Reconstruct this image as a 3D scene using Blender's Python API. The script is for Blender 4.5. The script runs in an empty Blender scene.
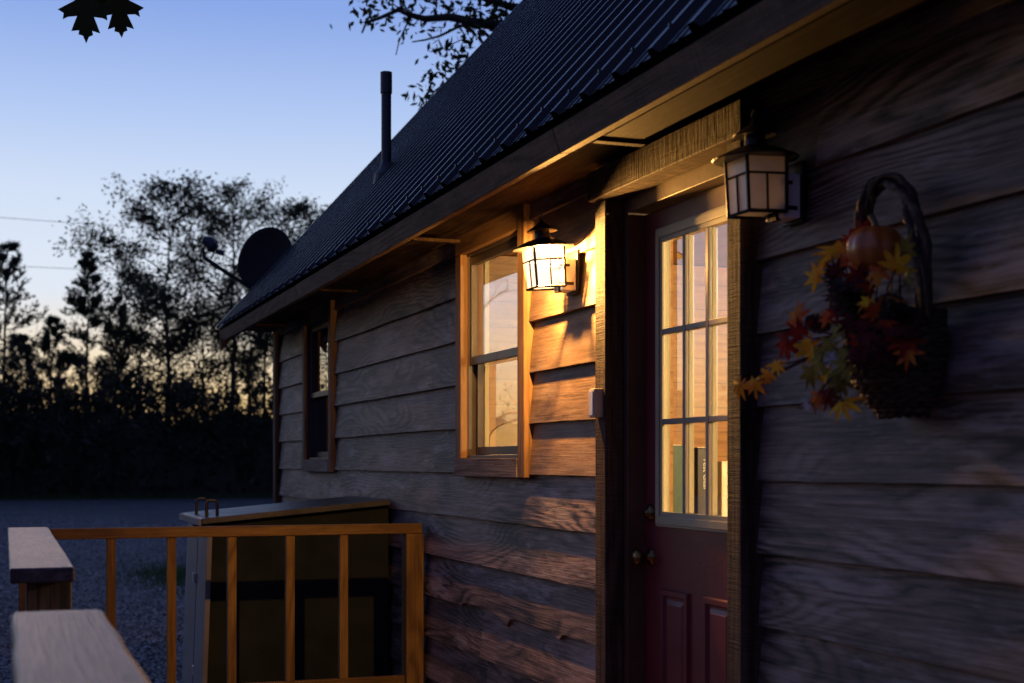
import bpy, math, random
from mathutils import Vector, Matrix, noise as mnoise
R = math.radians
random.seed(7)
C = bpy.context.scene.collection
sc = bpy.context.scene
CAMZ = 1.65                       # eye height above the gravel
TH = R(19.62)                     # camera turned this far from the wall's direction
F = 1422.0
FW = (math.sin(TH), math.cos(TH)); RT = (math.cos(TH), -math.sin(TH))

def ray(u, v):
    a = (u-512)/F
    return Vector((FW[0]+a*RT[0], FW[1]+a*RT[1], (462-v)/F))
def at_x(u, v, X):                # real point on the upright plane x = X
    d = ray(u, v); t = X/d.x
    return Vector((X, d.y*t, CAMZ+d.z*t))
def at_z(u, v, Z):                # real point Z metres ahead
    d = ray(u, v)*Z
    return Vector((d.x, d.y, CAMZ+d.z))

# ------------------------------------------------------------------ materials
class NT:
    def __init__(s, name):
        s.m = bpy.data.materials.new(name); s.m.use_nodes = True
        s.t = s.m.node_tree; s.n = s.t.nodes
        s.b = s.n['Principled BSDF']; s.out = s.n['Material Output']
    def new(s, typ, **kw):
        x = s.n.new(typ)
        for k, v in kw.items():
            if hasattr(x, k): setattr(x, k, v)
        return x
    def link(s, a, b): s.t.links.new(a, b)
    def math(s, op, a, b=None, c=None):
        x = s.n.new('ShaderNodeMath'); x.operation = op
        for i, q in enumerate((a, b, c)):
            if q is None: continue
            if isinstance(q, (int, float)): x.inputs[i].default_value = q
            else: s.link(q, x.inputs[i])
        return x.outputs[0]
    def noise(s, vec, scale, detail=2, rough=.5, dist=0):
        x = s.n.new('ShaderNodeTexNoise'); x.inputs['Scale'].default_value = scale
        x.inputs['Detail'].default_value = detail; x.inputs['Roughness'].default_value = rough
        x.inputs['Distortion'].default_value = dist
        if vec is not None: s.link(vec, x.inputs['Vector'])
        return x
    def ramp(s, fac, stops):
        x = s.n.new('ShaderNodeValToRGB'); e = x.color_ramp.elements
        while len(e) < len(stops): e.new(.5)
        for q, (p, c) in zip(e, stops):
            q.position = p; q.color = (*c, 1) if len(c) == 3 else c
        s.link(fac, x.inputs[0]); return x.outputs[0]
    def mix(s, fac, a, b, mode='MIX'):
        x = s.n.new('ShaderNodeMix'); x.data_type = 'RGBA'; x.blend_type = mode
        for i, q in ((0, fac), (6, a), (7, b)):
            if isinstance(q, (int, float)): x.inputs[i].default_value = q
            elif isinstance(q, tuple): x.inputs[i].default_value = (*q, 1)
            else: s.link(q, x.inputs[i])
        return x.outputs[2]
    def bump(s, h, strength=.5, dist=.01, prev=None):
        x = s.n.new('ShaderNodeBump'); x.inputs['Strength'].default_value = strength
        x.inputs['Distance'].default_value = dist
        s.link(h, x.inputs['Height'])
        if prev is not None: s.link(prev, x.inputs['Normal'])
        return x.outputs[0]

def wood(name, dark, mid, light, axis='Y', saw=0.0, sawf=230, grain=1.0, rough=.72, bump=.5, weather=None, wfac=.6, rings=1.0, knots=True, spec=.3):
    n = NT(name)
    tc = n.new('ShaderNodeTexCoord'); geo = n.new('ShaderNodeNewGeometry')
    rnd = geo.outputs['Random Per Island']
    cx = n.new('ShaderNodeCombineXYZ')
    for i, k in enumerate((13.7, 29.3, 41.1)): n.link(n.math('MULTIPLY', rnd, k), cx.inputs[i])
    add = n.new('ShaderNodeVectorMath'); add.operation = 'ADD'
    n.link(tc.outputs['Object'], add.inputs[0]); n.link(cx.outputs[0], add.inputs[1])
    P = add.outputs[0]
    def mp(along, across):
        m = n.new('ShaderNodeMapping')
        sc_ = {'X': (along, across, across), 'Y': (across, along, across), 'Z': (across, across, along)}[axis]
        m.inputs['Scale'].default_value = sc_; n.link(P, m.inputs[0]); return m.outputs[0]
    warp = n.noise(mp(.55, 3.2), 1.0, 2, .5)               # large loops -> cathedral grain
    sep = n.new('ShaderNodeSeparateXYZ'); n.link(P, sep.inputs[0])
    a1, a2 = {'X': (1, 2), 'Y': (0, 2), 'Z': (0, 1)}[axis]
    acr = n.math('ADD', sep.outputs[a1], sep.outputs[a2])
    g = n.math('ADD', n.math('MULTIPLY', warp.outputs[0], 95*rings), n.math('MULTIPLY', acr, 110*rings))
    ringv = n.math('MULTIPLY_ADD', n.math('SINE', g), .5, .5)
    ringv = n.math('POWER', ringv, .45)                     # thin dark late-wood lines
    fib = n.noise(mp(3, 130), 1.0, 4, .7).outputs[0]
    stain = n.noise(mp(1.5, 7.5), 1.0, 6, .68, .5).outputs[0]
    patch = n.noise(mp(.8, 2.5), 1.0, 3, .5).outputs[0]     # where the grain shows strongly
    gr_ = n.math('MULTIPLY', n.math('SUBTRACT', ringv, .75), n.ramp(patch, [(.45, (.02,)*3), (.66, (.20*grain,)*3)]))
    fac = n.math('ADD', gr_, n.math('ADD', n.math('MULTIPLY', fib, .42), n.math('MULTIPLY', stain, .58)))
    col = n.ramp(fac, [(.39, dark), (.5, mid), (.63, light)])
    tone = n.math('MULTIPLY_ADD', rnd, .5, .75)
    hv = n.new('ShaderNodeHueSaturation'); n.link(col, hv.inputs['Color']); n.link(tone, hv.inputs['Value'])
    col = hv.outputs[0]
    if weather:
        w = n.noise(mp(1.3, 7), 1.0, 5, .7).outputs[0]
        w2 = n.noise(mp(7, 55), 1.0, 3, .6).outputs[0]
        wf = n.ramp(n.math('ADD', n.math('MULTIPLY', w, .75), n.math('MULTIPLY', w2, .25)), [(.53, (0, 0, 0)), (.62, (wfac,)*3)])
        col = n.mix(wf, col, weather)
    h = n.math('ADD', n.math('MULTIPLY', ringv, .05), n.math('ADD', fib, n.math('MULTIPLY', stain, .8)))
    if knots:
        v = n.new('ShaderNodeTexVoronoi'); v.inputs['Scale'].default_value = 1.0
        n.link(mp(1.25, 5.5), v.inputs['Vector'])
        kf = n.ramp(v.outputs['Distance'], [(.05, (1,)*3), (.13, (0,)*3)])
        col = n.mix(n.math('MULTIPLY', kf, .8), col, tuple(c*.28 for c in dark))
    if saw:
        ms = mp(sawf, 5)
        sw = n.noise(ms, 1.0, 2, .7, .4).outputs[0]
        h = n.math('ADD', h, n.math('MULTIPLY', sw, saw))
        sf = n.ramp(sw, [(.40, (1,)*3), (.56, (0,)*3)])
        col = n.mix(n.math('MULTIPLY', sf, .4), col, tuple(c*.35 for c in dark))
    n.link(col, n.b.inputs['Base Color']); n.b.inputs['Roughness'].default_value = rough
    n.b.inputs['Specular IOR Level'].default_value = spec
    n.link(n.bump(h, bump, .004), n.b.inputs['Normal'])
    return n.m

def plain(name, col, rough=.5, metal=0, var=.15, scale=8, bump=0.0, spec=.5, bscale=60):
    n = NT(name); tc = n.new('ShaderNodeTexCoord')
    ns = n.noise(tc.outputs['Object'], scale, 4, .6)
    c = n.ramp(ns.outputs[0], [(.3, tuple(x*(1-var) for x in col)), (.7, tuple(min(1, x*(1+var)) for x in col))])
    n.link(c, n.b.inputs['Base Color']); n.b.inputs['Metallic'].default_value = metal
    rr = n.ramp(ns.outputs[0], [(.3, (max(0, rough-.06),)*3), (.7, (min(1, rough+.08),)*3)])
    n.link(rr, n.b.inputs['Roughness']); n.b.inputs['Specular IOR Level'].default_value = spec
    if bump:
        b = n.noise(tc.outputs['Object'], bscale, 3, .6)
        n.link(n.bump(b.outputs[0], bump, .004), n.b.inputs['Normal'])
    return n.m

def leafmat(name, a, b, trans=.25):
    n = NT(name); geo = n.new('ShaderNodeNewGeometry')
    c = n.ramp(geo.outputs['Random Per Island'], [(0, a), (1, b)])
    n.link(c, n.b.inputs['Base Color']); n.b.inputs['Roughness'].default_value = .6
    n.b.inputs['Specular IOR Level'].default_value = .25
    if trans:
        tr = n.new('ShaderNodeBsdfTranslucent'); n.link(c, tr.inputs[0])
        mx = n.new('ShaderNodeMixShader'); mx.inputs[0].default_value = trans
        n.link(n.b.outputs[0], mx.inputs[1]); n.link(tr.outputs[0], mx.inputs[2]); n.link(mx.outputs[0], n.out.inputs[0])
    return n.m

def petal(name, base, tip):       # autumn silk leaf: blotchy two colours
    n = NT(name); tc = n.new('ShaderNodeTexCoord')
    ns = n.noise(tc.outputs['Object'], 22, 3, .6)
    c = n.ramp(ns.outputs[0], [(.38, base), (.62, tip)])
    n.link(c, n.b.inputs['Base Color']); n.b.inputs['Roughness'].default_value = .6; n.b.inputs['Specular IOR Level'].default_value = .08
    tr = n.new('ShaderNodeBsdfTranslucent'); n.link(c, tr.inputs[0])
    mx = n.new('ShaderNodeMixShader'); mx.inputs[0].default_value = .25
    n.link(n.b.outputs[0], mx.inputs[1]); n.link(tr.outputs[0], mx.inputs[2]); n.link(mx.outputs[0], n.out.inputs[0])
    return n.m

def glassmat(name, boost=1.0, tint=(1, 1, 1)):
    n = NT(name)
    fr = n.new('ShaderNodeFresnel'); fr.inputs[0].default_value = 1.52
    # a double pane reflects from four faces: 1-(1-R)^3 or so
    r = fr.outputs[0]; k = n.math('SUBTRACT', 1.0, r)
    rr = n.math('SUBTRACT', 1.0, n.math('POWER', k, 2.6*boost))
    tr = n.new('ShaderNodeBsdfTransparent'); tr.inputs[0].default_value = (*tint, 1)
    gl = n.new('ShaderNodeBsdfGlossy'); gl.inputs['Roughness'].default_value = .004
    tc = n.new('ShaderNodeTexCoord'); ns = n.noise(tc.outputs['Object'], 2.2, 1, .5)
    n.link(n.bump(ns.outputs[0], .03, .05), gl.inputs['Normal'])
    mx = n.new('ShaderNodeMixShader'); n.link(rr, mx.inputs[0])
    n.link(tr.outputs[0], mx.inputs[1]); n.link(gl.outputs[0], mx.inputs[2]); n.link(mx.outputs[0], n.out.inputs[0])
    return n.m

M = {}
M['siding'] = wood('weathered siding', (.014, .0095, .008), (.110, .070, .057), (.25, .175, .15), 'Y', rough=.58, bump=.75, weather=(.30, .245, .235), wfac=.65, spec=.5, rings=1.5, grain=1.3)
M['siding_lamplit'] = wood('lamplit siding', (.070, .044, .028), (.150, .094, .058), (.23, .152, .10), 'Y', rough=.6, bump=.45, weather=(.28, .21, .17), wfac=.4, spec=.3, rings=1.2, grain=.8, knots=False)  # lighter siding copy: lantern glow put into the colour between window and door
M['trim_z'] = wood('rough sawn trim upright', (.024, .015, .011), (.072, .045, .032), (.14, .094, .068), 'Z', spec=.15, sawf=300, saw=1.3, bump=.9, knots=False)
M['trim_y'] = wood('rough sawn trim level', (.020, .012, .009), (.074, .045, .032), (.15, .10, .075), 'Y', spec=.15, saw=4, sawf=110, bump=.9, knots=False)
M['smooth_z'] = wood('planed casing upright', (.11, .058, .026), (.20, .108, .048), (.28, .165, .08), 'Z', bump=.35)
M['smooth_y'] = wood('planed casing level', (.11, .058, .026), (.20, .108, .048), (.28, .165, .08), 'Y', bump=.35)
M['sill'] = wood('weathered sill', (.055, .036, .030), (.12, .08, .066), (.19, .14, .12), 'Y', bump=.6, weather=(.2, .17, .16))
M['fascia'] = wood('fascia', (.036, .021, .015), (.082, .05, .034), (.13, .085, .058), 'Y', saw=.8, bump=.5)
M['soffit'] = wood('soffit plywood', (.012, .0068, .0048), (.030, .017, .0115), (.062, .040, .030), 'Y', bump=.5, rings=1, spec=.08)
M['rail_x'] = wood('cedar rail', (.062, .031, .008), (.120, .064, .014), (.19, .108, .026), 'X', bump=.4)
M['rail_z'] = wood('cedar baluster', (.062, .031, .008), (.120, .064, .014), (.19, .108, .026), 'Z', bump=.4)
M['cap'] = wood('weathered rail cap', (.006, .004, .003), (.034, .022, .019), (.11, .078, .072), 'Y', bump=1.0, weather=(.15, .118, .115), wfac=.5, rings=.8, rough=.4, spec=.6)
M['post'] = wood('treated post', (.045, .026, .016), (.10, .06, .036), (.16, .10, .06), 'Z', bump=.5)
M['pine'] = None
M['door'] = plain('maroon door paint', (.125, .016, .021), .40, 0, .18, 3, .15, .45)
M['door_frame'] = plain('dark jamb', (.080, .042, .026), .5, 0, .25, 6, .2, .4)
M['lite'] = plain('cream lite frame', (.33, .30, .19), .42, 0, .06, 6)
M['muntin_out'] = plain('grey muntin', (.20, .175, .15), .45, 0, .1, 6)
M['sash'] = plain('bronze vinyl sash', (.034, .025, .022), .38, 0, .15, 6)
M['cream'] = plain('cream interior jamb', (.66, .55, .30), .55, 0, .06, 5)
M['glass'] = glassmat('double glazing', 1.5)
M['black_iron'] = plain('black lantern iron', (.018, .017, .017), .42, .6, .3, 20, .2)
M['brass'] = plain('aged brass', (.16, .11, .045), .3, .95, .3, 30)
M['white_plastic'] = plain('white mount block', (.80, .79, .78), .45, 0, .05, 8)
M['grey_plastic'] = plain('beige grey plastic', (.36, .32, .25), .42, 0, .08, 10)
M['pipe'] = plain('black vent pipe', (.022, .022, .026), .5, 0, .3, 12)
M['dish'] = plain('dish enamel', (.010, .009, .010), .7, .0, .25, 8, .05, .2)
M['dish_arm'] = plain('dish arm grey', (.03, .035, .045), .45, .3, .2, 14)
M['wire'] = plain('cable', (.03, .03, .03), .6)
M['box_tan'] = plain('tan cabinet board', (.022, .020, .017), .75, 0, .3, 4, .4)
M['box_dark'] = plain('dark cabinet frame', (.014, .017, .016), .8, 0, .3, 5, .4, .08)
M['box_blue'] = plain('grey painted door', (.105, .105, .125), .5, 0, .25, 4, .25)
M['lid'] = plain('grey painted steel lid', (.015, .016, .020), .36, 0, .35, 5, .25, .6, 25)
M['zinc'] = plain('galvanised hardware', (.45, .45, .46), .35, .9, .15, 30)
M['bark'] = plain('bark', (.035, .028, .022), .9, 0, .4, 6, .8)
M['leaf'] = leafmat('dull oak foliage', (.018, .026, .010), (.050, .055, .020))
M['leaf2'] = leafmat('late autumn foliage', (.030, .030, .012), (.065, .050, .020))
M['needle'] = leafmat('pine needles', (.012, .022, .012), (.030, .042, .020), .1)
M['thicket'] = leafmat('undergrowth', (.016, .020, .010), (.042, .044, .020), .08)
M['oakleaf'] = leafmat('near oak leaf', (.040, .060, .012), (.075, .070, .016), .45)
M['grass'] = leafmat('short grass', (.03, .07, .015), (.06, .11, .03), .15)
M['basket'] = wood('vine basket', (.020, .012, .008), (.065, .039, .024), (.14, .09, .056), 'Y', bump=.8, knots=False)
M['pumpkin'] = plain('pumpkin rind', (.42, .105, .018), .28, 0, .2, 6, .05)
M['stem'] = plain('dry stem', (.12, .085, .04), .8)
M['cone'] = plain('pine cone scales', (.045, .026, .016), .7, 0, .4, 30)
M['yellow'] = petal('yellow leaf', (.78, .46, .02), (.70, .26, .02))
M['orange'] = petal('orange leaf', (.62, .20, .02), (.50, .07, .015))
M['red'] = petal('red leaf', (.40, .035, .012), (.18, .012, .010))
M['wine'] = petal('wine leaf', (.12, .014, .012), (.055, .01, .012))
M['olive'] = petal('olive leaf', (.22, .16, .03), (.34, .24, .04))
M['ivory'] = petal('ivory dried flower', (.45, .42, .42), (.28, .22, .18))
M['book_black'] = plain('black binding', (.02, .02, .024), .45)
M['book_green'] = plain('green binding', (.02, .07, .045), .45)
M['book_white'] = plain('white binding', (.75, .68, .5), .5)
M['letter'] = plain('pale lettering', (.75, .72, .65), .5)
M['chair'] = plain('cream chair paint', (.68, .55, .33), .5, 0, .1)
M['porch'] = wood('porch planks', (.08, .05, .035), (.15, .10, .07), (.22, .15, .11), 'X', bump=.5)
M['concrete'] = plain('foundation block', (.22, .21, .20), .85, 0, .2, 3, .4)
M['gable'] = M['siding']

def paneling():                   # horizontal tongue and groove pine
    n = NT('knotty pine paneling'); tc = n.new('ShaderNodeTexCoord')
    m = n.new('ShaderNodeMapping'); m.inputs['Scale'].default_value = (3, 3, 30); n.link(tc.outputs['Object'], m.inputs[0])
    ns = n.noise(m.outputs[0], 1.0, 4, .6, .6)
    c = n.ramp(ns.outputs[0], [(.3, (.27, .12, .025)), (.5, (.39, .19, .042)), (.72, (.48, .27, .075))])
    sp = n.new('ShaderNodeSeparateXYZ'); n.link(tc.outputs['Object'], sp.inputs[0])
    fr = n.math('FRACT', n.math('DIVIDE', sp.outputs[2], .14))
    gr = n.ramp(fr, [(.0, (1,)*3), (.05, (0,)*3)])
    n.link(n.mix(gr, c, (.09, .035, .012)), n.b.inputs['Base Color']); n.b.inputs['Roughness'].default_value = .4
    return n.m
M['pine'] = paneling()

def roofmat():
    n = NT('dark ribbed roof steel'); tc = n.new('ShaderNodeTexCoord')
    ns = n.noise(tc.outputs['Object'], 1.6, 5, .65)
    c = n.ramp(ns.outputs[0], [(.3, (.011, .008, .010)), (.7, (.022, .016, .019))])
    n.link(c, n.b.inputs['Base Color'])
    n.link(n.ramp(ns.outputs[0], [(.3, (.26,)*3), (.7, (.40,)*3)]), n.b.inputs['Roughness'])
    n.b.inputs['Metallic'].default_value = 0; n.b.inputs['Specular IOR Level'].default_value = .22
    return n.m
M['roof'] = roofmat()

def gravelmat():
    n = NT('crushed gravel'); tc = n.new('ShaderNodeTexCoord')
    v = n.new('ShaderNodeTexVoronoi'); v.inputs['Scale'].default_value = 24; n.link(tc.outputs['Object'], v.inputs['Vector'])
    v2 = n.new('ShaderNodeTexVoronoi'); v2.inputs['Scale'].default_value = 9; n.link(tc.outputs['Object'], v2.inputs['Vector'])
    big = n.noise(tc.outputs['Object'], .35, 4, .6)
    bw = n.new('ShaderNodeRGBToBW'); n.link(v.outputs['Color'], bw.inputs[0])
    bw2 = n.new('ShaderNodeRGBToBW'); n.link(v2.outputs['Color'], bw2.inputs[0])
    f = n.math('ADD', n.math('MULTIPLY', bw.outputs[0], .55), n.math('MULTIPLY', bw2.outputs[0], .45))
    c = n.ramp(f, [(.32, (.012, .0115, .011)), (.52, (.045, .043, .040)), (.64, (.10, .096, .09)), (.78, (.22, .21, .20))])
    c2 = n.ramp(big.outputs[0], [(.35, (.45,)*3), (.65, (1,)*3)])
    n.link(n.mix(1.0, c, c2, 'MULTIPLY'), n.b.inputs['Base Color']); n.b.inputs['Roughness'].default_value = .85
    h = n.math('ADD', v.outputs['Distance'], n.math('MULTIPLY', v2.outputs['Distance'], 1.5))
    n.link(n.bump(h, .12, .02), n.b.inputs['Normal'])
    return n.m
M['gravel'] = gravelmat()

def frosted(name, lit):
    n = NT(name)
    if lit:
        e = n.new('ShaderNodeEmission'); e.inputs[0].default_value = (1, .88, .66, 1); e.inputs[1].default_value = LAMP_PANE
        t = n.new('ShaderNodeBsdfTransparent'); mx = n.new('ShaderNodeMixShader'); mx.inputs[0].default_value = .35
        n.link(t.outputs[0], mx.inputs[1]); n.link(e.outputs[0], mx.inputs[2]); n.link(mx.outputs[0], n.out.inputs[0])
    else:
        tc = n.new('ShaderNodeTexCoord'); ns = n.noise(tc.outputs['Object'], 14, 2, .5)
        c = n.ramp(ns.outputs[0], [(.3, (.78, .74, .64)), (.7, (.90, .87, .80))])
        n.link(c, n.b.inputs['Base Color']); n.b.inputs['Roughness'].default_value = .25
        t = n.new('ShaderNodeBsdfTranslucent'); n.link(c, t.inputs[0])
        mx = n.new('ShaderNodeMixShader'); mx.inputs[0].default_value = .5
        n.link(n.b.outputs[0], mx.inputs[1]); n.link(t.outputs[0], mx.inputs[2]); n.link(mx.outputs[0], n.out.inputs[0])
    return n.m
LAMP_PANE = .11
M['pane_lit'] = frosted('glowing lantern glass', True)
M['pane_off'] = frosted('milky lantern glass', False)
def emis(name, col, s):
    n = NT(name); e = n.new('ShaderNodeEmission'); e.inputs[0].default_value = (*col, 1); e.inputs[1].default_value = s
    n.link(e.outputs[0], n.out.inputs[0]); return n.m
M['shade'] = emis('lit lamp shade', (1, .74, .42), 3)

# ------------------------------------------------------------------ mesh helpers
class MB:
    def __init__(s): s.v = []; s.f = []
    def add(s, vs, fs):
        o = len(s.v); s.v += [tuple(p) for p in vs]; s.f += [tuple(i+o for i in f) for f in fs]; return s
    def box(s, x0, x1, y0, y1, z0, z1):
        return s.add([(x0,y0,z0),(x1,y0,z0),(x1,y1,z0),(x0,y1,z0),(x0,y0,z1),(x1,y0,z1),(x1,y1,z1),(x0,y1,z1)],
                     [(0,3,2,1),(4,5,6,7),(0,1,5,4),(1,2,6,5),(2,3,7,6),(3,0,4,7)])
    def hexa(s, p):               # 8 corners: bottom four counter-clockwise, top four
        return s.add(p, [(0,3,2,1),(4,5,6,7),(0,1,5,4),(1,2,6,5),(2,3,7,6),(3,0,4,7)])
    def tube(s, pts, rad, sides=6, cap=True):
        pts = [Vector(p) for p in pts]
        if not isinstance(rad, (list, tuple)): rad = [rad]*len(pts)
        rings = []; up = Vector((.3, .2, .93)); base = len(s.v)
        for i, p in enumerate(pts):
            d = (pts[min(i+1, len(pts)-1)]-pts[max(i-1, 0)])
            if d.length < 1e-9: d = Vector((0, 0, 1))
            d.normalize()
            a = d.cross(up)
            if a.length < .05: a = d.cross(Vector((1, 0, 0)))
            a.normalize(); b = a.cross(d); up = b if abs(b.dot(d)) < .9 else up
            for k in range(sides):
                t = 2*math.pi*k/sides
                s.v.append(tuple(p+(a*math.cos(t)+b*math.sin(t))*rad[i]))
        n = len(pts)
        for i in range(n-1):
            for k in range(sides):
                k2 = (k+1) % sides
                s.f.append((base+i*sides+k, base+i*sides+k2, base+(i+1)*sides+k2, base+(i+1)*sides+k))
        if cap:
            s.f.append(tuple(base+k for k in reversed(range(sides)))); s.f.append(tuple(base+(n-1)*sides+k for k in range(sides)))
        return s
    def lathe(s, prof, c=(0, 0, 0), sides=20):   # profile (r, z) round the upright axis
        base = len(s.v)
        for r, z in prof:
            for k in range(sides):
                t = 2*math.pi*k/sides; s.v.append((c[0]+r*math.cos(t), c[1]+r*math.sin(t), c[2]+z))
        for i in range(len(prof)-1):
            for k in range(sides):
                k2 = (k+1) % sides
                s.f.append((base+i*sides+k, base+i*sides+k2, base+(i+1)*sides+k2, base+(i+1)*sides+k))
        s.f.append(tuple(base+k for k in reversed(range(sides)))); s.f.append(tuple(base+(len(prof)-1)*sides+k for k in range(sides)))
        return s
    def build(s, name, m, parent=None, bevel=0, smooth=False, org=None, seg=2):
        o0 = Vector(org) if org is not None else (Vector(parent['_o']) if parent is not None and '_o' in parent else Vector((0, 0, 0)))
        me = bpy.data.meshes.new(name); me.from_pydata([tuple(Vector(p)-o0) for p in s.v], [], s.f); me.update()
        if m: me.materials.append(m)
        if smooth: me.polygons.foreach_set('use_smooth', [True]*len(me.polygons))
        ob = bpy.data.objects.new(name, me); C.objects.link(ob)
        if parent is not None:
            ob.parent = parent
            ob['_o'] = tuple(o0)
            if parent.type == 'MESH' and '_o' in parent: pass
        else: ob.location = o0; ob['_o'] = tuple(o0)
        if bevel:
            bv = ob.modifiers.new('edge wear', 'BEVEL'); bv.width = bevel; bv.segments = seg; bv.limit_method = 'ANGLE'; bv.angle_limit = R(40)
        return ob

def thing(name, label, cat, loc=(0, 0, 0), group=None):
    o = bpy.data.objects.new(name, None); C.objects.link(o); o.location = loc; o.empty_display_size = .1
    o['_o'] = tuple(loc); o['label'] = label; o['category'] = cat
    if group: o['group'] = group
    return o
def tag(o, label, cat, group=None):
    o['label'] = label; o['category'] = cat
    if group: o['group'] = group
    return o
def struct(o): o['kind'] = 'structure'; return o
def kids(o): return [c for c in bpy.data.objects if c.parent == o]
def copy_tree(o, parent=None):
    c = o.copy(); C.objects.link(c)
    if parent is not None: c.parent = parent
    for ch in kids(o): copy_tree(ch, c)
    return c
def Zh(h): return CAMZ+h

# ------------------------------------------------------------------ ground
mb = MB(); N = 60
mb.add([(-400, -150, 0), (400, -150, 0), (400, 500, 0), (-400, 500, 0)], [(0, 1, 2, 3)])
struct(mb.build('gravel_ground', M['gravel']))
FOREST = 64.0
stn = MB(); rs = random.Random(77)
for _ in range(22000):
    Zd = 1/(1/40+rs.random()*(1/9.5-1/40)); c = at_z(rs.uniform(-60, 330), 462, Zd)
    r = rs.uniform(.010, .026)*(1+(Zd-9)*.012); a = rs.uniform(0, 6.28); e = rs.uniform(.6, 1)
    q = [(r*math.cos(a+t)*(e if t in (1.57, 4.71) else 1), r*math.sin(a+t)*(e if t in (1.57, 4.71) else 1)) for t in (0, 1.57, 3.14, 4.71)]
    hz_ = r*rs.uniform(.5, 1.1); tx, ty = rs.gauss(0, r*.3), rs.gauss(0, r*.3)
    stn.add([(c.x+x, c.y+y, .002) for x, y in q]+[(c.x+x*.55+tx, c.y+y*.55+ty, hz_*rs.uniform(.8, 1.1)) for x, y in q], [(4, 5, 6, 7), (0, 1, 5, 4), (1, 2, 6, 5), (2, 3, 7, 6), (3, 0, 4, 7)])
M['stone'] = leafmat('gravel stone', (.05, .048, .045), (.34, .33, .31), 0)
so_ = stn.build('gravel_stones', M['stone']); so_['kind'] = 'stuff'; so_['label'] = 'loose grey gravel stones covering the yard'
# ------------------------------------------------------------------ cabin
Xw = 1.98
cab = thing('cabin', 'dark weathered board cabin with a steep ribbed metal roof, lit window and maroon door', 'cabin', (Xw, 4, 0))
Y0, Y1 = -3.2, 10.9
DOOR = (3.575, 4.515, 0.40, Zh(.95)); W1 = (5.345, 6.205, Zh(-.03), Zh(1.0)); W2 = (8.915, 9.785, Zh(-.03), Zh(1.0))
OPEN = [DOOR, W1, W2]
def sub(iv, a, b):
    out = []
    for p, q in iv:
        if b <= p or a >= q: out.append((p, q)); continue
        if a > p: out.append((p, a))
        if b < q: out.append((b, q))
    return out
siding = MB(); lamplit_faces = []; EXP = .203
rng = random.Random(11)
for k in range(-7, 7):
    z0 = Zh(-.05)+k*EXP; z1 = z0+EXP+.012
    # butt joints staggered along the wall
    joints = []; y = Y0+rng.uniform(.6, 3)
    while y < Y1-.5:
        joints.append(y); y += rng.choice([2.44, 3.05, 3.66, 4.27])
    if k == -1: joints = [2.0, 9.05]
    joints = [j for j in joints if not 6.3 < j < 8.8 and not 4.5 < j < 5.6]
    iv = [(Y0, Y1)]; extra = []
    for (a, b, c, d) in OPEN:
        if z0 >= c-.002 and z1 <= d+.03: iv = sub(iv, a, b)
        elif z1 <= c+.001 or z0 >= d: pass
        else:
            iv = sub(iv, a, b)
            if z0 < c: extra.append((a, b, z0, c))
            else: extra.append((a, b, d, z1))
            if z0 < c and z1 > d: extra.append((a, b, d, z1))
    pieces = []
    for p, q in iv:
        cuts = [p]+[j for j in joints if p+.15 < j < q-.15]+[q]
        for a, b in zip(cuts, cuts[1:]): pieces.append((a+.001, b-.001, z0, z1))
    pieces += extra
    for a, b, za, zb in pieces:
        n = max(2, int((b-a)/.035)); vs = []; seed = rng.uniform(0, 99)
        cup = rng.uniform(-.004, .004)
        for i in range(n+1):
            y = a+(b-a)*i/n
            w = mnoise.noise(Vector((y*1.6, seed, 0)))*.0035+mnoise.noise(Vector((y*11, seed, 3)))*.0016
            if k == -3 and 4.5 < y < 6.2 and za == z0:   # a live, notched lower edge
                w += .016*mnoise.noise(Vector((y*3.1, 4.2, 0)))+.012
                for yy, dd in ((5.02, .03), (5.62, .04)): w -= dd*math.exp(-((y-yy)/.035)**2)
            xo = mnoise.noise(Vector((y*1.0, seed, 7)))*.0014+cup*.6
            zb_ = za+w if za == z0 else za
            xb = Xw-.009+xo; xt = Xw+.015+xo
            if za != z0: xb = xb+(za-z0)/(EXP)*.023
            vs += [(xb+.022, y, zb_), (xb, y, zb_+.001), ((xb+xt)/2-.001, y, (zb_+zb)/2), (xt, y, zb), (xt+.022, y, zb)]
        fs = []
        for i in range(n):
            for j in range(5):
                j2 = (j+1) % 5
                fs.append((i*5+j, (i+1)*5+j, (i+1)*5+j2, i*5+j2))
        fs += [(0, 1, 2, 3, 4), tuple(n*5+j for j in (4, 3, 2, 1, 0))]
        if a > 4.4 and b < 5.5: lamplit_faces += range(len(siding.f), len(siding.f)+len(fs))  # short boards round the lantern take the colour with its glow painted in
        siding.add(vs, fs)
wall_ob = siding.build('wall', M['siding'], cab); wall_ob.data.materials.append(M['siding_lamplit'])
for q in lamplit_faces: wall_ob.data.polygons[q].material_index = 1
# solid sheathing behind the boards, with the openings left out, and the other walls
sh = MB()
XS0, XS1 = 2.040, 2.062
def wall_cells(mbx, x0, x1, ys, ye, zs, ze, holes):
    yc = sorted({ys, ye, *[h[0] for h in holes], *[h[1] for h in holes]})
    for a, b in zip(yc, yc[1:]):
        hs = [h for h in holes if h[0] <= a+1e-6 and h[1] >= b-1e-6]
        if not hs: mbx.box(x0, x1, a, b, zs, ze)
        else:
            if hs[0][2] > zs: mbx.box(x0, x1, a, b, zs, hs[0][2])
            mbx.box(x0, x1, a, b, hs[0][3], ze)
wall_cells(sh, XS0, XS1, Y0, Y1-.002, .3, Zh(1.16), OPEN)
sh.build('sheathing', M['box_dark'], cab)
RY0, RY1 = -3.6, 11.25
XE, HE, SL, XR = 1.555, 1.0348, 1.11, 5.20      # eave, ridge
XB = 2*XR-1.98
gw = MB()
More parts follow.
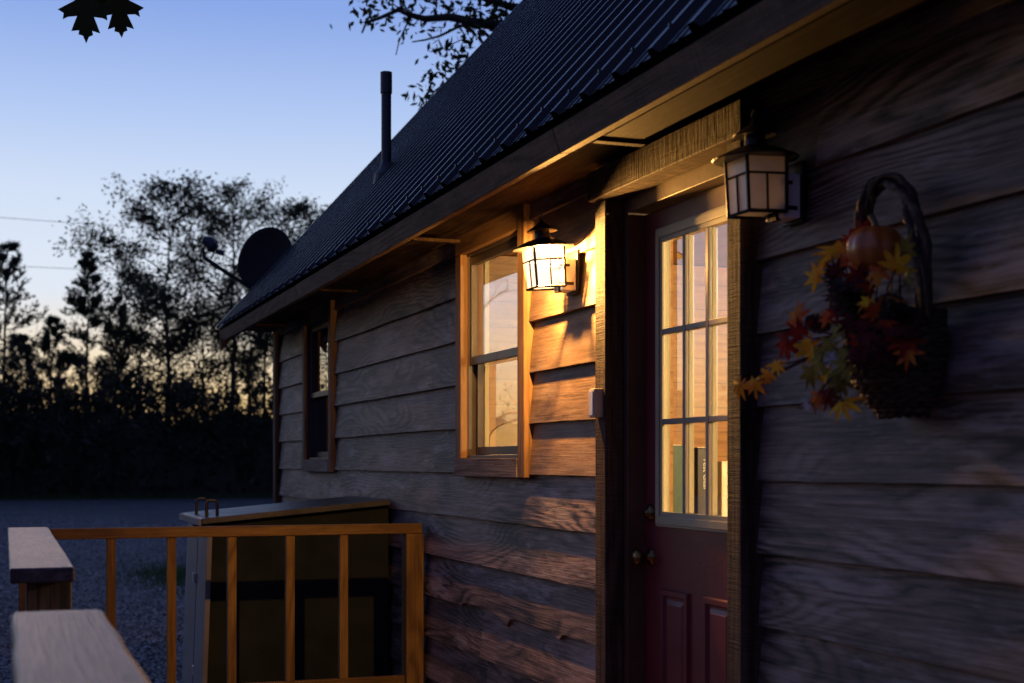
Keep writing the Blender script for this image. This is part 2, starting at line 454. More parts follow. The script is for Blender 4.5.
for y0, y1 in ((Y1-.12, Y1), (Y0, Y0+.12)):
    gw.box(2.135, XB, y0, y1, .3, Zh(1.05))
    za = Zh(HE)+(1.99-XE)*SL-.12; zr = Zh(HE)+(XR-XE)*SL-.12
    p = [(1.99, za), (XR, zr), (2*XR-1.99, za), (2*XR-1.99, Zh(1.052)), (1.99, Zh(1.052))]
    n = len(p); vs = [(x, y0, z) for x, z in p]+[(x, y1, z) for x, z in p]
    gw.add(vs, [tuple(range(n)), tuple(reversed(range(n, 2*n)))]+[(i, i+n, (i+1) % n+n, (i+1) % n) for i in range(n)])
gw.box(XB, XB+.12, Y0, Y1, .3, Zh(1.16))
gw.build('gable_wall', M['siding'], cab)
MB().box(2.0, XB+.1, Y0+.02, Y1-.02, -.2, .3).build('foundation', M['concrete'], cab)
MB().box(1.945, 2.06, Y1-.055, Y1+.05, .25, Zh(1.0)).build('corner_board', M['trim_z'], cab, .004)

# roof: ribbed steel, both slopes
def zroof(x): return Zh(HE)+(x-XE)*SL
prof = []; y = RY0
cs, sn = 1/math.hypot(1, SL), SL/math.hypot(1, SL)
while y < RY1-.2286:
    for dy, h in ((0, 0), (.012, .021), (.038, .021), (.05, 0), (.098, 0), (.102, .004), (.116, .004), (.120, 0), (.158, 0), (.162, .004), (.176, .004), (.180, 0)):
        prof.append((y+dy, h))
    y += .2286
prof.append((y, 0)); prof.append((RY1, 0))
vs = []; fs = []; n = len(prof)
segs = 5
for j in range(segs+1):
    x = XE+(XR-XE)*j/segs
    for (yy, h) in prof: vs.append((x-h*sn, yy, zroof(x)+h*cs))
for j in range(segs):
    for i in range(n-1): fs.append((j*n+i, j*n+i+1, (j+1)*n+i+1, (j+1)*n+i))
b = len(vs)
for j in range(segs+1):
    x = XE+(XR-XE)*j/segs
    for (yy, h) in prof: vs.append((x-(h-.0012)*sn, yy, zroof(x)+(h-.0012)*cs))
for j in range(segs):
    for i in range(n-1): fs.append((b+j*n+i, b+(j+1)*n+i, b+(j+1)*n+i+1, b+j*n+i+1))
for i in range(n-1): fs.append((i, b+i, b+i+1, i+1))
roofmb = MB().add(vs, fs)
for j in range(5):
    x0 = XE+.06+(XR-XE-.1)*j/4.0
    yy = RY0+.025
    while yy < RY1-.24:
        x = x0-.021*sn; z = zroof(x0)+.021*cs
        roofmb.box(x-.005, x+.002, yy-.005, yy+.005, z-.004, z+.004); yy += .2286
x2 = 2*XR-XE
roofmb.add([(XR, RY0, zroof(XR)), (XR, RY1, zroof(XR)), (x2, RY1, Zh(HE)), (x2, RY0, Zh(HE)),
            (XR, RY0, zroof(XR)-.03), (XR, RY1, zroof(XR)-.03), (x2, RY1, Zh(HE)-.03), (x2, RY0, Zh(HE)-.03)],
           [(0,1,2,3),(4,7,6,5),(0,4,5,1),(1,5,6,2),(2,6,7,3),(3,7,4,0)])
roof = roofmb.build('roof', M['roof'], cab)
# roof deck under the steel
dk = MB()
for t0, t1, xa, xb in ((.03, .05, XE+.04, XR),):
    dk.hexa([(xa, RY0+.02, zroof(xa)-t1*1.5), (xb, RY0+.02, zroof(xb)-t1*1.5), (xb, RY1-.02, zroof(xb)-t1*1.5), (xa, RY1-.02, zroof(xa)-t1*1.5),
             (xa, RY0+.02, zroof(xa)-t0*.4), (xb, RY0+.02, zroof(xb)-t0*.4), (xb, RY1-.02, zroof(xb)-t0*.4), (xa, RY1-.02, zroof(xa)-t0*.4)])
dk.build('roof_deck', M['box_dark'], roof)
FB = Zh(.9435)
fa = MB(); ys = [RY0+.02, 0.4, 4.05, 8.15, RY1-.03]
for a, b2 in zip(ys, ys[1:]): fa.hexa([(1.600, a+.0015, FB), (1.638, a+.0015, FB+.006), (1.638, b2-.0015, FB+.006), (1.600, b2-.0015, FB), (1.573, a+.0015, Zh(1.018)), (1.611, a+.0015, Zh(1.028)), (1.611, b2-.0015, Zh(1.028)), (1.573, b2-.0015, Zh(1.018))])
fa.build('fascia', M['fascia'], roof, .003)
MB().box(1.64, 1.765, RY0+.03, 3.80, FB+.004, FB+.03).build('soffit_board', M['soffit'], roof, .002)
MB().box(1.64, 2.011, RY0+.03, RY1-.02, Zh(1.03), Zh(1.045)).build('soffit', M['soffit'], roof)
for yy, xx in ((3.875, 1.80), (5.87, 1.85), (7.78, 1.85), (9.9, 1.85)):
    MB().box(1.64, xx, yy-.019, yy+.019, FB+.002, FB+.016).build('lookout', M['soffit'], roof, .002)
# rake: board under the overhang and bright metal edge
rk = MB()
for (y0, y1, t0, t1) in ((RY1-.045, RY1-.007, .055, .20),):
    xa, xb = XE+.03, XR
    rk.hexa([(xa, y0, zroof(xa)-t1), (xb, y0, zroof(xb)-t1), (xb, y1, zroof(xb)-t1), (xa, y1, zroof(xa)-t1),
             (xa, y0, zroof(xa)-t0), (xb, y0, zroof(xb)-t0), (xb, y1, zroof(xb)-t0), (xa, y1, zroof(xa)-t0)])
rk.build('rake_board', M['fascia'], roof, .003)
et = MB(); xa, xb = XE-.004, XR
et.hexa([(xa, RY1-.05, zroof(xa)+.004), (xb, RY1-.05, zroof(xb)+.004), (xb, RY1+.012, zroof(xb)+.004), (xa, RY1+.012, zroof(xa)+.004),
         (xa, RY1-.05, zroof(xa)+.026), (xb, RY1-.05, zroof(xb)+.026), (xb, RY1+.012, zroof(xb)+.026), (xa, RY1+.012, zroof(xa)+.026)])
et.build('rake_flashing', M['roof'], roof, .003)
# plumbing vent through the roof
vx, vy = 2.235, 8.60; vz = zroof(vx)
vp = MB().lathe([(.031, -.15), (.031, .50), (.0365, .505), (.0365, .635), (.0300, .636), (.0300, .55)], (vx, vy, vz), 20).build('vent_pipe', M['pipe'], roof, smooth=False)
fl = MB().lathe([(.085, -.10), (.075, .0), (.045, .035), (.034, .07)], (vx, vy, vz), 20)
fl.build('vent_flashing', M['pipe'], roof)

# windows
def make_window(y0, y1, zb, zt, mz, my):
    w = MB(); cw = .078; xf, xb = 1.948, 1.992
    w.box(xf, xb, y0+.0, y0+cw, zb, zt-.0)
    win = w.build('window', mz, cab, .003)
    MB().box(xf, xb, y1-cw, y1, zb+.081, zt-.101).build('side_casing', mz, win, .003)
    MB().box(xf+.003, xb, y0+cw+.001, y1+.012, zt-.10, zt-.004).build('head_casing', my, win, .003)
    MB().box(xf-.004, xb, y0+cw+.001, y1+.01, zb, zb+.08).build('sill', M['sill'], win, .003)
    yi0, yi1 = y0+cw, y1-cw; zi0, zi1 = zb+.08, zt-.10; zm = zb+.525
    f = MB()                        # outer vinyl frame
    for a, b_, c, d in ((yi0-.02, yi0+.006, zi0-.03, zi1+.02), (yi1-.006, yi1+.02, zi0-.03, zi1+.02)): f.box(1.983, 2.06, a, b_, c, d)
    f.box(1.976, 2.059, yi0+.013, yi1-.013, zi1-.014, zi1+.02); f.box(1.976, 2.059, yi0+.013, yi1-.013, zi0-.03, zi0+.014)
    f.build('frame', M['sash'], win, .002)
    for nm, xa, za, zb2 in (('upper_sash', 1.990, zm-.022, zi1-.016), ('lower_sash', 2.020, zi0+.016, zm+.022)):
        s = MB(); t = .028; st = .024
        s.box(xa, xa+t, yi0+.0075, yi0+.007+st, za, zb2); s.box(xa, xa+t, yi1-.007-st, yi1-.0075, za, zb2)
        s.box(xa+.001, xa+t-.001, yi0+.0085+st, yi1-.0085-st, za, za+.036); s.box(xa+.001, xa+t-.001, yi0+.0085+st, yi1-.0085-st, zb2-.036, zb2)
        so = s.build(nm, M['sash'], win, .002)
        gm = MB(); xg = xa+.014
        gm.add([(xg, yi0+.003+st, za+.03), (xg, yi0+.003+st, zb2-.03), (xg, yi1-.003-st, zb2-.03), (xg, yi1-.003-st, za+.03)], [(0, 1, 2, 3)])
        gm.build('pane', M['glass'], so)
    j = MB()                        # cream jamb lining through the wall thickness
    j.box(2.063, 2.085, yi0-.018, yi0+.004, zi0, zi1); j.box(2.063, 2.085, yi1-.004, yi1+.018, zi0, zi1)
    j.box(2.063, 2.085, yi0+.005, yi1-.005, zi1-.004, zi1+.018); j.box(2.063, 2.10, yi0+.005, yi1-.005, zi0-.018, zi0+.004)
    j.build('jamb_lining', M['cream'], win, .002)
    return win
make_window(5.325, 6.24, Zh(-.064), Zh(1.043), M['smooth_z'], M['smooth_y'])
make_window(8.90, 9.82, Zh(-.064), Zh(1.043), M['post'], M['post'])

# door and its surround
dz0, dz1 = Zh(-1.165), Zh(.845)
sur = MB(); sur.box(1.932, 2.000, 4.470, 4.560, .45, Zh(.898)); sur.box(1.919, 2.000, 3.498, 3.578, .45, Zh(.898))
sur = sur.build('door_surround', M['trim_z'], cab, .004)
MB().box(1.902, 2.000, 3.468, 4.556, Zh(.90), Zh(1.0)).build('header_board', M['trim_y'], sur, .004)
jb = MB(); jb.box(2.001, 2.16, 4.438, 4.512, .45, Zh(.896)); jb.box(2.001, 2.16, 3.50, 3.652, .45, Zh(.896))
jb.box(2.002, 2.159, 3.653, 4.437, Zh(.850), Zh(.930)); jb.box(1.99, 2.15, 3.66, 4.43, .44, .475)
jb.build('door_jamb', M['door_frame'], sur, .002)
# door leaf with a hole for the nine-light window
LY0, LY1, LZ0, LZ1 = 3.752, 4.332, Zh(-.215), Zh(.78)
dmb = MB(); XD = 2.065
wall_cells(dmb, XD, XD+.030, 3.655, 4.434, dz0, dz1, [(LY0+.016, LY1-.016, LZ0+.016, LZ1-.016)])
door = dmb.build('door', M['door'], cab)
for (a, b_) in ((4.095, 4.295), (3.79, 3.99)):      # raised panels, bottom half
    for (za, zb) in ((Zh(-.99), Zh(-.42)),):
        p = MB(); r0, r1 = .0, .03
        xo = XD-.0015
        def ring(i, x): return [(x, a+i, za+i), (x, b_-i, za+i), (x, b_-i, zb-i), (x, a+i, zb-i)]
        lv = [ring(0, XD+.001), ring(.004, XD-.012), ring(.02, XD-.012), ring(.026, XD-.002), ring(.034, XD-.002), ring(.05, XD-.009)]
        vs = [q for l in lv for q in l]; fs = []
        for i in range(len(lv)-1):
            for q in range(4): fs.append((i*4+q, i*4+(q+1) % 4, i*4+4+(q+1) % 4, i*4+4+q))
        fs.append(tuple(range(len(vs)-4, len(vs))))
        p.add(vs, fs).build('raised_panel', M['door'], door)
lf = MB(); fw = .05
for dx0, dx1, inset, w in ((XD-.010, XD-.0005, 0, fw), (XD-.015, XD-.0105, .008, .026), (XD+.0305, XD+.036, -.004, .024), (XD+.0005, XD+.0302, .0165, .0037)):
    a, b_, c, d = LY0+inset, LY1-inset, LZ0+inset, LZ1-inset
    lf.box(dx0, dx1, a, a+w, c, d); lf.box(dx0, dx1, b_-w, b_, c, d)
    lf.box(dx0, dx1, a+w+.0003, b_-w-.0003, c, c+w); lf.box(dx0, dx1, a+w+.0003, b_-w-.0003, d-w, d)
lite = lf.build('lite_frame', M['lite'], door, .002)
ga, gb, gc, gd = LY0+fw-.006, LY1-fw+.006, LZ0+fw-.006, LZ1-fw+.006
MB().add([(XD+.004, ga, gc), (XD+.004, ga, gd), (XD+.004, gb, gd), (XD+.004, gb, gc)], [(0, 1, 2, 3)]).build('pane', M['glass'], lite)
iy = [LY0+fw+(LY1-LY0-2*fw)*k/3 for k in (1, 2)]; iz = [LZ0+fw+(LZ1-LZ0-2*fw)*k/3 for k in (1, 2)]
for nm, xa, xb, m, hw in (('muntin_grid', XD-.010, XD+.002, M['muntin_out'], .0095), ('inner_muntin_grid', XD+.007, XD+.024, M['lite'], .008)):
    g = MB()
    for yy in iy: g.box(xa, xb, yy-hw, yy+hw, LZ0+fw, LZ1-fw)
    ye = [LY0+fw]+iy+[LY1-fw]
    for zz in iz:
        for q in range(3): g.box(xa+.001, xb-.001, ye[q]+hw*(q > 0)+.0003, ye[q+1]-hw*(q < 2)-.0003, zz-hw, zz+hw)
    g.build(nm, m, lite, .002)
kb = MB()
ky, kz = 4.385, Zh(-.322)
prof_k = [(.030, 0), (.030, .006), (.012, .010), (.011, .030), (.022, .038), (.028, .050), (.026, .062), (.012, .068)]
def lathe_x(mbx, prof, x, y, z, sides=18):
    base = len(mbx.v)
    for r, d in prof:
        for k in range(sides):
            t = 2*math.pi*k/sides; mbx.v.append((x-d, y+r*math.cos(t), z+r*math.sin(t)))
    for i in range(len(prof)-1):
        for k in range(sides):
            k2 = (k+1) % sides; mbx.f.append((base+i*sides+k, base+i*sides+k2, base+(i+1)*sides+k2, base+(i+1)*sides+k))
    mbx.f.append(tuple(base+(len(prof)-1)*sides+k for k in range(sides)))
lathe_x(kb, prof_k, XD, ky, kz); kb.build('knob', M['brass'], door, smooth=True)
db = MB(); lathe_x(db, [(.030, 0), (.028, .008), (.022, .014), (.012, .015), (.011, .024)], XD, ky, kz+.15); db.build('deadbolt', M['brass'], door, smooth=True)

# inside of the room
iw = MB()
iw.box(2.2, 5.6, 7.30, 7.38, .5, Zh(1.12)); iw.box(5.6, 5.68, 2.2, 7.38, .5, Zh(1.12)); iw.box(2.2, 5.6, 2.2, 2.28, .5, Zh(1.12))
wall_cells(iw, 2.131, 2.198, 2.285, 7.295, .5, Zh(1.12), [(3.60, 4.49, .4, Zh(.90)), (5.385, 7.29, Zh(.0), Zh(.97))])
iw.build('interior_wall', M['pine'], cab)
MB().box(2.14, 5.6, 2.25, 7.35, .40, .46).build('interior_floor', M['porch'], cab)
MB().box(2.14, 5.6, 2.25, 7.35, Zh(1.125), Zh(1.15)).build('interior_ceiling', M['pine'], cab)
pl = thing('ceiling_lamp', 'glowing round ceiling lamp inside the cabin behind the door glass', 'lamp', (4.6, 3.0, Zh(1.12)))
MB().lathe([(.06, 0), (.06, -.02), (.02, -.03), (.02, -.08)], (4.6, 3.0, Zh(1.12)), 18).build('ceiling_rose', M['brass'], pl)
MB().lathe([(.06, -.08), (.15, -.11), (.16, -.16), (.10, -.21), (.02, -.225)], (4.6, 3.0, Zh(1.12)), 22).build('lamp_shade', M['shade'], pl, smooth=True)
# table with binders by the door
tb = thing('side_table', 'wooden table inside the door holding binders', 'table', (2.9, 5.6, .46))
tz = Zh(-.30)
MB().box(2.45, 3.35, 5.30, 5.85, tz-.03, tz).build('table_top', M['smooth_y'], tb, .003)
for x in (2.49, 3.31):
    for y in (5.34, 5.81): MB().box(x-.025, x+.025, y-.025, y+.025, .461, tz-.031).build('leg', M['smooth_z'], tb, .003)
def binder(name, x, w, h, m, label, y=5.45, d=.24):
    b_ = thing(name, label, 'binder', (x, y, tz+.001))
    MB().box(x, x+w, y, y+d, tz+.001, tz+h).build('cover', m, b_, .004)
    MB().box(x+.005, x+w-.005, y+.01, y+d+.004, tz+h+.0005, tz+h+.003).build('page_edge', M['book_white'], b_)
    return b_
binder('binder', 2.605, .095, .37, M['book_green'], 'dark green binder standing on the table behind the lower door panes', 5.42)
bk = binder('binder', 2.757, .075, .36, M['book_black'], 'black binder with pale lettering down its spine behind the door glass', 5.40)
binder('binder', 2.872, .10, .30, M['book_white'], 'cream white binder on the table beside the black one', 5.40)
cu = bpy.data.curves.new('spine_text', 'FONT'); cu.body = 'Test Gear'; cu.size = .034; cu.extrude = .0004; cu.align_x = 'LEFT'
tmp = bpy.data.objects.new('lettering', cu); C.objects.link(tmp)
me = bpy.data.meshes.new_from_object(tmp.evaluated_get(bpy.context.evaluated_depsgraph_get())); me.materials.append(M['letter'])
bpy.data.objects.remove(tmp); to = bpy.data.objects.new('lettering', me); C.objects.link(to); to.parent = bk
to.rotation_euler = Matrix(((0, 1, 0), (0, 0, -1), (-1, 0, 0))).to_euler()
to.location = (.028, -.0012, .318)
# chair seen through the window
ch = thing('bar_stool', 'cream painted high stool with a rounded back seen through the lit window', 'stool', (2.5, 6.75, .46))
pts = []
cx, cy = 2.49, 6.85
bk_ = MB()
out = [(-.17, .48), (-.17, .86)]+[(-.17*math.cos(t), .86+.10*math.sin(t)) for t in [R(q) for q in range(15, 180, 15)]]+[(.17, .86), (.17, .48)]
n = len(out); sh_ = .44
vs = [(cx+a, cy, .461+b_+sh_) for a, b_ in out]+[(cx+a, cy+.03, .461+b_+sh_) for a, b_ in out]
bk_.add(vs, [tuple(range(n)), tuple(reversed(range(n, 2*n)))]+[(i, i+n, (i+1) % n+n, (i+1) % n) for i in range(n)])
bk_.build('backrest', M['chair'], ch, .004)
MB().box(cx-.2, cx+.2, cy-.4, cy+.03, .461+.44+sh_, .461+.479+sh_).build('seat', M['chair'], ch, .008)
for x in (cx-.17, cx+.17):
    for y in (cy-.37, cy): MB().tube([(x, y, .462), (x, y, .461+.439+sh_)], [.014, .02], 8).build('leg', M['chair'], ch)

# ------------------------------------------------------------------ wall lanterns
def make_lantern(lit, label, loc, tilt):
    L = thing('wall_lantern', label, 'lantern', loc, 'craftsman lanterns beside the door')
    L['_o'] = (0, 0, 0)
    def P(mbx, name, m, par=L, **k): return mbx.build(name, m, par, org=(0, 0, 0), **k)
    P(MB().box(-.010, .0, -.052, .052, -.095, .065), 'back_plate', M['black_iron'], bevel=.003)
    P(MB().box(-.062, -.0105, -.046, .046, -.085, .030), 'mount_block', M['white_plastic'], bevel=.004)
    a = MB(); a.box(-.078, -.0625, -.045, .045, .000, .012); a.box(-.078, -.0625, -.045, .045, -.066, -.054)
    a.box(-.0625, -.020, -.0475, -.0465, -.0655, -.0545); a.box(-.0625, -.035, -.0475, -.0465, .001, .011); a.box(-.07, -.055, -.020, .020, -.09, .03)
    P(a, 'arm', M['black_iron'])
    # body hangs slightly askew: build square about its own axis then tilt
    T = Matrix.Translation((-.1155, 0, 0)) @ Matrix.Rotation(tilt, 4, 'Y') 
    def tv(mbx):
        mbx.v = [tuple(T @ Vector(p)) for p in mbx.v]; return mbx
    ht, hb, zt, zb = .058, .055, .073, -.073
    def corner(sx, sy, z, e=0):
        h = hb+(ht-hb)*(z-zb)/(zt-zb)+e; return (sx*h, sy*h, z)
    fr = MB(); t = .0055
    for sx in (-1, 1):
        for sy in (-1, 1): fr.tube([corner(sx, sy, zb), corner(sx, sy, zt)], t, 4)
    zs = .5*(zt-zb)*.18+.012
    for z, tt in ((zb, t), (zt, t), (zs, .0036)):
        q = [corner(sx, sy, z) for sx, sy in ((-1, -1), (1, -1), (1, 1), (-1, 1))]
        for i in range(4): fr.tube([q[i], q[(i+1) % 4]], tt, 4)
    for ax in range(4):
        rot = Matrix.Rotation(ax*math.pi/2, 3, 'Z')
        p0 = rot @ Vector((0, -(hb+.0005), zb)); p1 = rot @ Vector((0, -(hb+(ht-hb)*.55+.0005), zs))
        fr.tube([p0, p1], .0034, 4)
    frame = P(tv(fr), 'frame', M['black_iron'])
    cap = MB()
    cap.lathe([(.112, .068), (.114, .071), (.060, .096), (.030, .104), (.028, .106)], sides=28)
    cap.lathe([(.029, .1045), (.027, .133)], sides=16)
    cap.lathe([(.056, .131), (.057, .134), (.030, .150), (.010, .163), (.006, .172)], sides=22)
    capo = P(tv(cap), 'cap', M['black_iron'])
    ringm = MB(); ringm.tube([(.0, .011*math.cos(R(q)), .184+.013*math.sin(R(q))) for q in range(0, 361, 30)], .0028, 6)
    P(tv(ringm), 'hanging_loop', M['black_iron'])
    m = M['pane_lit'] if lit else M['pane_off']
    for ax in range(4):
        rot = Matrix.Rotation(ax*math.pi/2, 3, 'Z'); e = -.003
        c = [corner(-1, -1, zb, e), corner(1, -1, zb, e), corner(1, -1, zt, e), corner(-1, -1, zt, e)]
        g = MB().add([rot @ Vector(p) for p in c], [(0, 1, 2, 3)])
        P(tv(g), 'pane', m, frame)
    g = MB(); g.add([corner(-1, -1, zb+.003, -.004), corner(1, -1, zb+.003, -.004), corner(1, 1, zb+.003, -.004), corner(-1, 1, zb+.003, -.004)], [(0, 1, 2, 3)])
    P(tv(g), 'bottom_pane', m, frame)
    bb = MB().lathe([(.011, .06), (.012, .035), (.018, .020), (.020, .004), (.014, -.010), (.004, -.016)], sides=14)
    P(tv(bb), 'bulb', M['pane_lit'] if lit else M['pane_off'], smooth=True)
    return L, T
p1 = at_x(574, 269, Xw-.012); p2 = at_x(795, 189, Xw-.012)
L1, T1 = make_lantern(True, 'lit black craftsman lantern glowing on the boards between the window and door', p1, R(-4.5))
L2, T2 = make_lantern(False, 'unlit black craftsman lantern with milky glass on the dark boards above the basket', p2, R(-2))

# ------------------------------------------------------------------ doorbell
bp = at_x(605, 403, 1.939); bp.y += .024
be = thing('doorbell', 'small beige doorbell box fixed to the rough sawn door trim', 'doorbell', bp)
MB().box(1.899, 1.939, bp.y-.024, bp.y+.024, bp.z-.05, bp.z+.05).build('housing', M['grey_plastic'], be, .004)
MB().box(1.895, 1.8985, bp.y-.017, bp.y+.017, bp.z-.042, bp.z+.042).build('face_plate', M['white_plastic'], be, .001)
# ------------------------------------------------------------------ porch
pm = MB(); y = .9
struct(pm.box(.05, 1.965, .9, 6.95, .415, .449).build('porch_floor', M['porch']))
RYc = 6.84; rz = Zh(-.305)
r1 = thing('porch_railing', 'orange cedar railing with thin balusters across the end of the porch', 'railing', (1.0, RYc, .45))
MB().box(.192, 1.955, RYc-.028, RYc+.028, rz-.05, rz).build('top_rail', M['rail_x'], r1, .004)
MB().box(.20, 1.868, RYc-.019, RYc+.019, Zh(-1.10), Zh(-1.06)).build('bottom_rail', M['rail_x'], r1, .003)
for x in (.463, .737, 1.018, 1.297, 1.56):
    MB().box(x-.021, x+.021, RYc-.02, RYc+.02, Zh(-1.0595), rz-.0505).build('baluster', M['rail_z'], r1, .003)
MB().box(1.868, 1.957, RYc-.045, RYc+.044, .45, rz-.0505).build('post', M['rail_z'], r1, .004)
r2 = thing('porch_railing', 'weathered railing cap on a stout post at the far porch corner', 'railing', (.1, 5.6, .45))
def capboard(mbx, x0, x1, y0, y1, z0, z1, seed):
    n = 40; vs = []
    for i in range(n+1):
        yy = y0+(y1-y0)*i/n; e = mnoise.noise(Vector((yy*4, seed, 0)))*.003; w = mnoise.noise(Vector((yy*1.1, seed, 5)))*.004
        vs += [(x0+e, yy, z0+w), (x1+e*.6, yy, z0+w), (x1+e*.6, yy, z1+w), (x0+e, yy, z1+w)]
    fs = [(0, 1, 2, 3), tuple(4*n+q for q in (3, 2, 1, 0))]
    for i in range(n):
        for q in range(4): fs.append((4*i+q, 4*i+4+q, 4*i+4+(q+1) % 4, 4*i+(q+1) % 4))
    return mbx.add(vs, fs)
capboard(MB(), .012, .190, 4.30, 6.95, rz-.042, rz+.002, 3).build('cap_board', M['cap'], r2, .006)
MB().box(.058, .186, 4.40, 4.53, .45, rz-.047).build('post', M['post'], r2, .005)
MB().box(.058, .186, 6.78, 6.90, .45, rz-.047).build('post', M['post'], r2, .005)
MB().box(.10, .14, 4.531, 6.779, Zh(-1.10), Zh(-1.06)).build('bottom_rail', M['post'], r2, .003)
for k in range(7):
    y = 4.80+k*.28; MB().box(.10, .14, y-.02, y+.02, Zh(-1.059), rz-.047).build('baluster', M['post'], r2, .003)
r3 = thing('porch_railing', 'nearest weathered railing cap board with rounded corner beside the steps', 'railing', (.1, 2.0, .45))
capboard(MB(), .012, .192, .95, 3.06, rz-.042, rz+.002, 9).build('cap_board', M['cap'], r3, .012, seg=3)
MB().box(.058, .186, 2.88, 3.01, .45, rz-.047).build('post', M['post'], r3, .005)
MB().box(.058, .186, 1.0, 1.13, .45, rz-.047).build('post', M['post'], r3, .005)
for k in range(6):
    y = 1.36+k*.27; MB().box(.10, .14, y-.02, y+.02, .50, rz-.047).build('baluster', M['post'], r3, .003)

# ------------------------------------------------------------------ lean-to cabinet beyond the railing
ya, yb = 7.46, 8.30; xl, xr = .985, 1.955
cb = thing('storage_cabinet', 'dark lean-to storage cabinet with a sloping grey lid against the wall behind the railing', 'cabinet', (1.5, 7.9, 0))
zl, zr = Zh(-.325), Zh(-.235)
def lean(z): return xl-.045*(1-(z/zl))
bd = MB()
bd.hexa([(lean(0)+.03, ya+.02, .01), (xr, ya+.02, .01), (xr, yb, .01), (lean(0)+.03, yb, .01),
         (xl+.03, ya+.02, zl), (xr, ya+.02, zr), (xr, yb, zr), (xl+.03, yb, zl)])
bd.build('body', M['box_dark'], cb)
for q0, q1 in ((ya-.005, ya+.345), (ya+.375, yb)):
    MB().hexa([(lean(0)-.0, q0, .03), (lean(0)+.028, q0, .03), (lean(0)+.028, q1, .03), (lean(0), q1, .03),
               (xl, q0, zl-.03), (xl+.028, q0, zl-.03), (xl+.028, q1, zl-.03), (xl, q1, zl-.03)]).build('cabinet_door', M['box_blue'], cb, .003)
MB().hexa([(xl-.03, ya-.03, zl+.002), (xr, ya-.03, zr+.002), (xr, yb+.03, zr+.002), (xl-.03, yb+.03, zl+.002),
           (xl-.03, ya-.03, zl+.034), (xr, ya-.03, zr+.034), (xr, yb+.03, zr+.034), (xl-.03, yb+.03, zl+.034)]).build('lid', M['lid'], cb, .004)
MB().hexa([(xl-.045, ya-.02, zl-.004), (xl-.031, ya-.02, zl-.004), (xl-.031, yb+.02, zl-.004), (xl-.045, yb+.02, zl-.004),
           (xl-.045, ya-.02, zl+.03), (xl-.031, ya-.02, zl+.03), (xl-.031, yb+.02, zl+.03), (xl-.045, yb+.02, zl+.03)]).build('drip_edge', M['box_blue'], cb, .002)
for yy in (7.56, 7.98):
    x = xl+.01; z = zl+.036
    h = MB().tube([(x, yy, z), (x, yy, z+.075), (x+.012, yy, z+.088), (x+.045, yy, z+.088), (x+.055, yy, z+.075), (x+.055, yy, z+.004)], .009, 8)
    h.build('handle', M['black_iron'], cb)
for zz in (.50, 1.0):
    MB().box(xl-.03, xl-.0, ya+.33, ya+.39, zz, zz+.05).build('hasp', M['zinc'], cb, .002)

# ------------------------------------------------------------------ satellite dish
D0 = Vector((2.0, 11.62, Zh(1.66)))
sd = thing('satellite_dish', 'dark round satellite dish with a bent feed arm beyond the roof edge', 'satellite dish', D0)
nrm = Vector((-.62, -.76, .22)).normalized(); sx = Vector((0, 0, 1)).cross(nrm).normalized(); sy = nrm.cross(sx)
dm = MB(); rings, sides = 8, 36; vs = [D0-nrm*.05]; fs = []
for i in range(1, rings+1):
    r = i/rings
    for k in range(sides):
        t = 2*math.pi*k/sides
        vs.append(D0+sx*(.25*r*math.cos(t))+sy*(.275*r*math.sin(t))+nrm*(.05*r*r-.05))
for k in range(sides): fs.append((0, 1+k, 1+(k+1) % sides))
for i in range(rings-1):
    for k in range(sides):
        a = 1+i*sides; b_ = a+sides; fs.append((a+k, b_+k, b_+(k+1) % sides, a+(k+1) % sides))
dm.add(vs, fs); do = dm.build('reflector', M['dish'], sd, smooth=True)
so = do.modifiers.new('sheet', 'SOLIDIFY'); so.thickness = .006
left = Vector((-.985, .17, 0)); tow = Vector((-.17, -.985, 0)); up = Vector((0, 0, 1))
B0 = D0+left*.06-up*.27; LN = D0+left*.44+up*.05+tow*.32
ar = MB().tube([B0-nrm*.07+left*.02, B0+left*.06+up*.03+tow*.03, B0+left*.26+up*.135+tow*.2, LN-up*.10+left*.03, LN+left*.045-up*.03], [.018, .016, .016, .016, .014], 8)
ar.build('feed_arm', M['dish_arm'], sd)
ln = MB().tube([LN+left*.04+up*.045, LN+up*.03, LN-left*.03-up*.01, LN-left*.06-up*.03], [.030, .045, .05, .032], 12)
ln.tube([LN-left*.06-up*.045, LN-left*.12-up*.06], [.018, .022], 10)
ln.build('feed_horn', M['dish_arm'], sd)
gx = 2.06
MB().tube([D0-nrm*.045-up*.05, D0-nrm*.12-up*.06, Vector((2.12, 11.36, zroof(2.12)-.02)), Vector((2.14, 11.27, zroof(2.14)-.10))], [.03, .025, .022, .022], 10).build('mast', M['dish_arm'], sd)

# ------------------------------------------------------------------ hanging basket of autumn leaves
XBK = 1.90
bc = at_x(889, 372, XBK)           # middle of the bowl
bs = thing('hanging_basket', 'dark woven vine basket with a tall arched handle hung on the right hand boards', 'basket', (1.96, bc.y, bc.z))
bw = MB(); bz0, bz1 = Zh(.108), Zh(.335)
rows = 22
for i in range(rows):
    t = i/(rows-1); z = bz0+(bz1-bz0)*t
    k = math.sin(R(24+66*min(1, t*1.6)))**.8
    ry, rx = .126*k, .150*k
    pts = []
    for q in range(0, 37):
        a = R(q*5); wob = .0035*(1 if (q//2+i) % 2 else -1)
        pts.append((1.962-(rx+wob)*math.sin(a), bc.y+(ry+wob)*math.cos(a), z+.003*math.sin(q*1.7+i)))
    bw.tube(pts, .0070, 6)
bw.add([(1.962-.128*math.sin(R(q*5)), bc.y+.112*math.cos(R(q*5)), bz1-.02) for q in range(37)], [tuple(range(37))])
bw.build('bowl', M['basket'], bs, smooth=True)
hd = MB(); hz = Zh(.672)
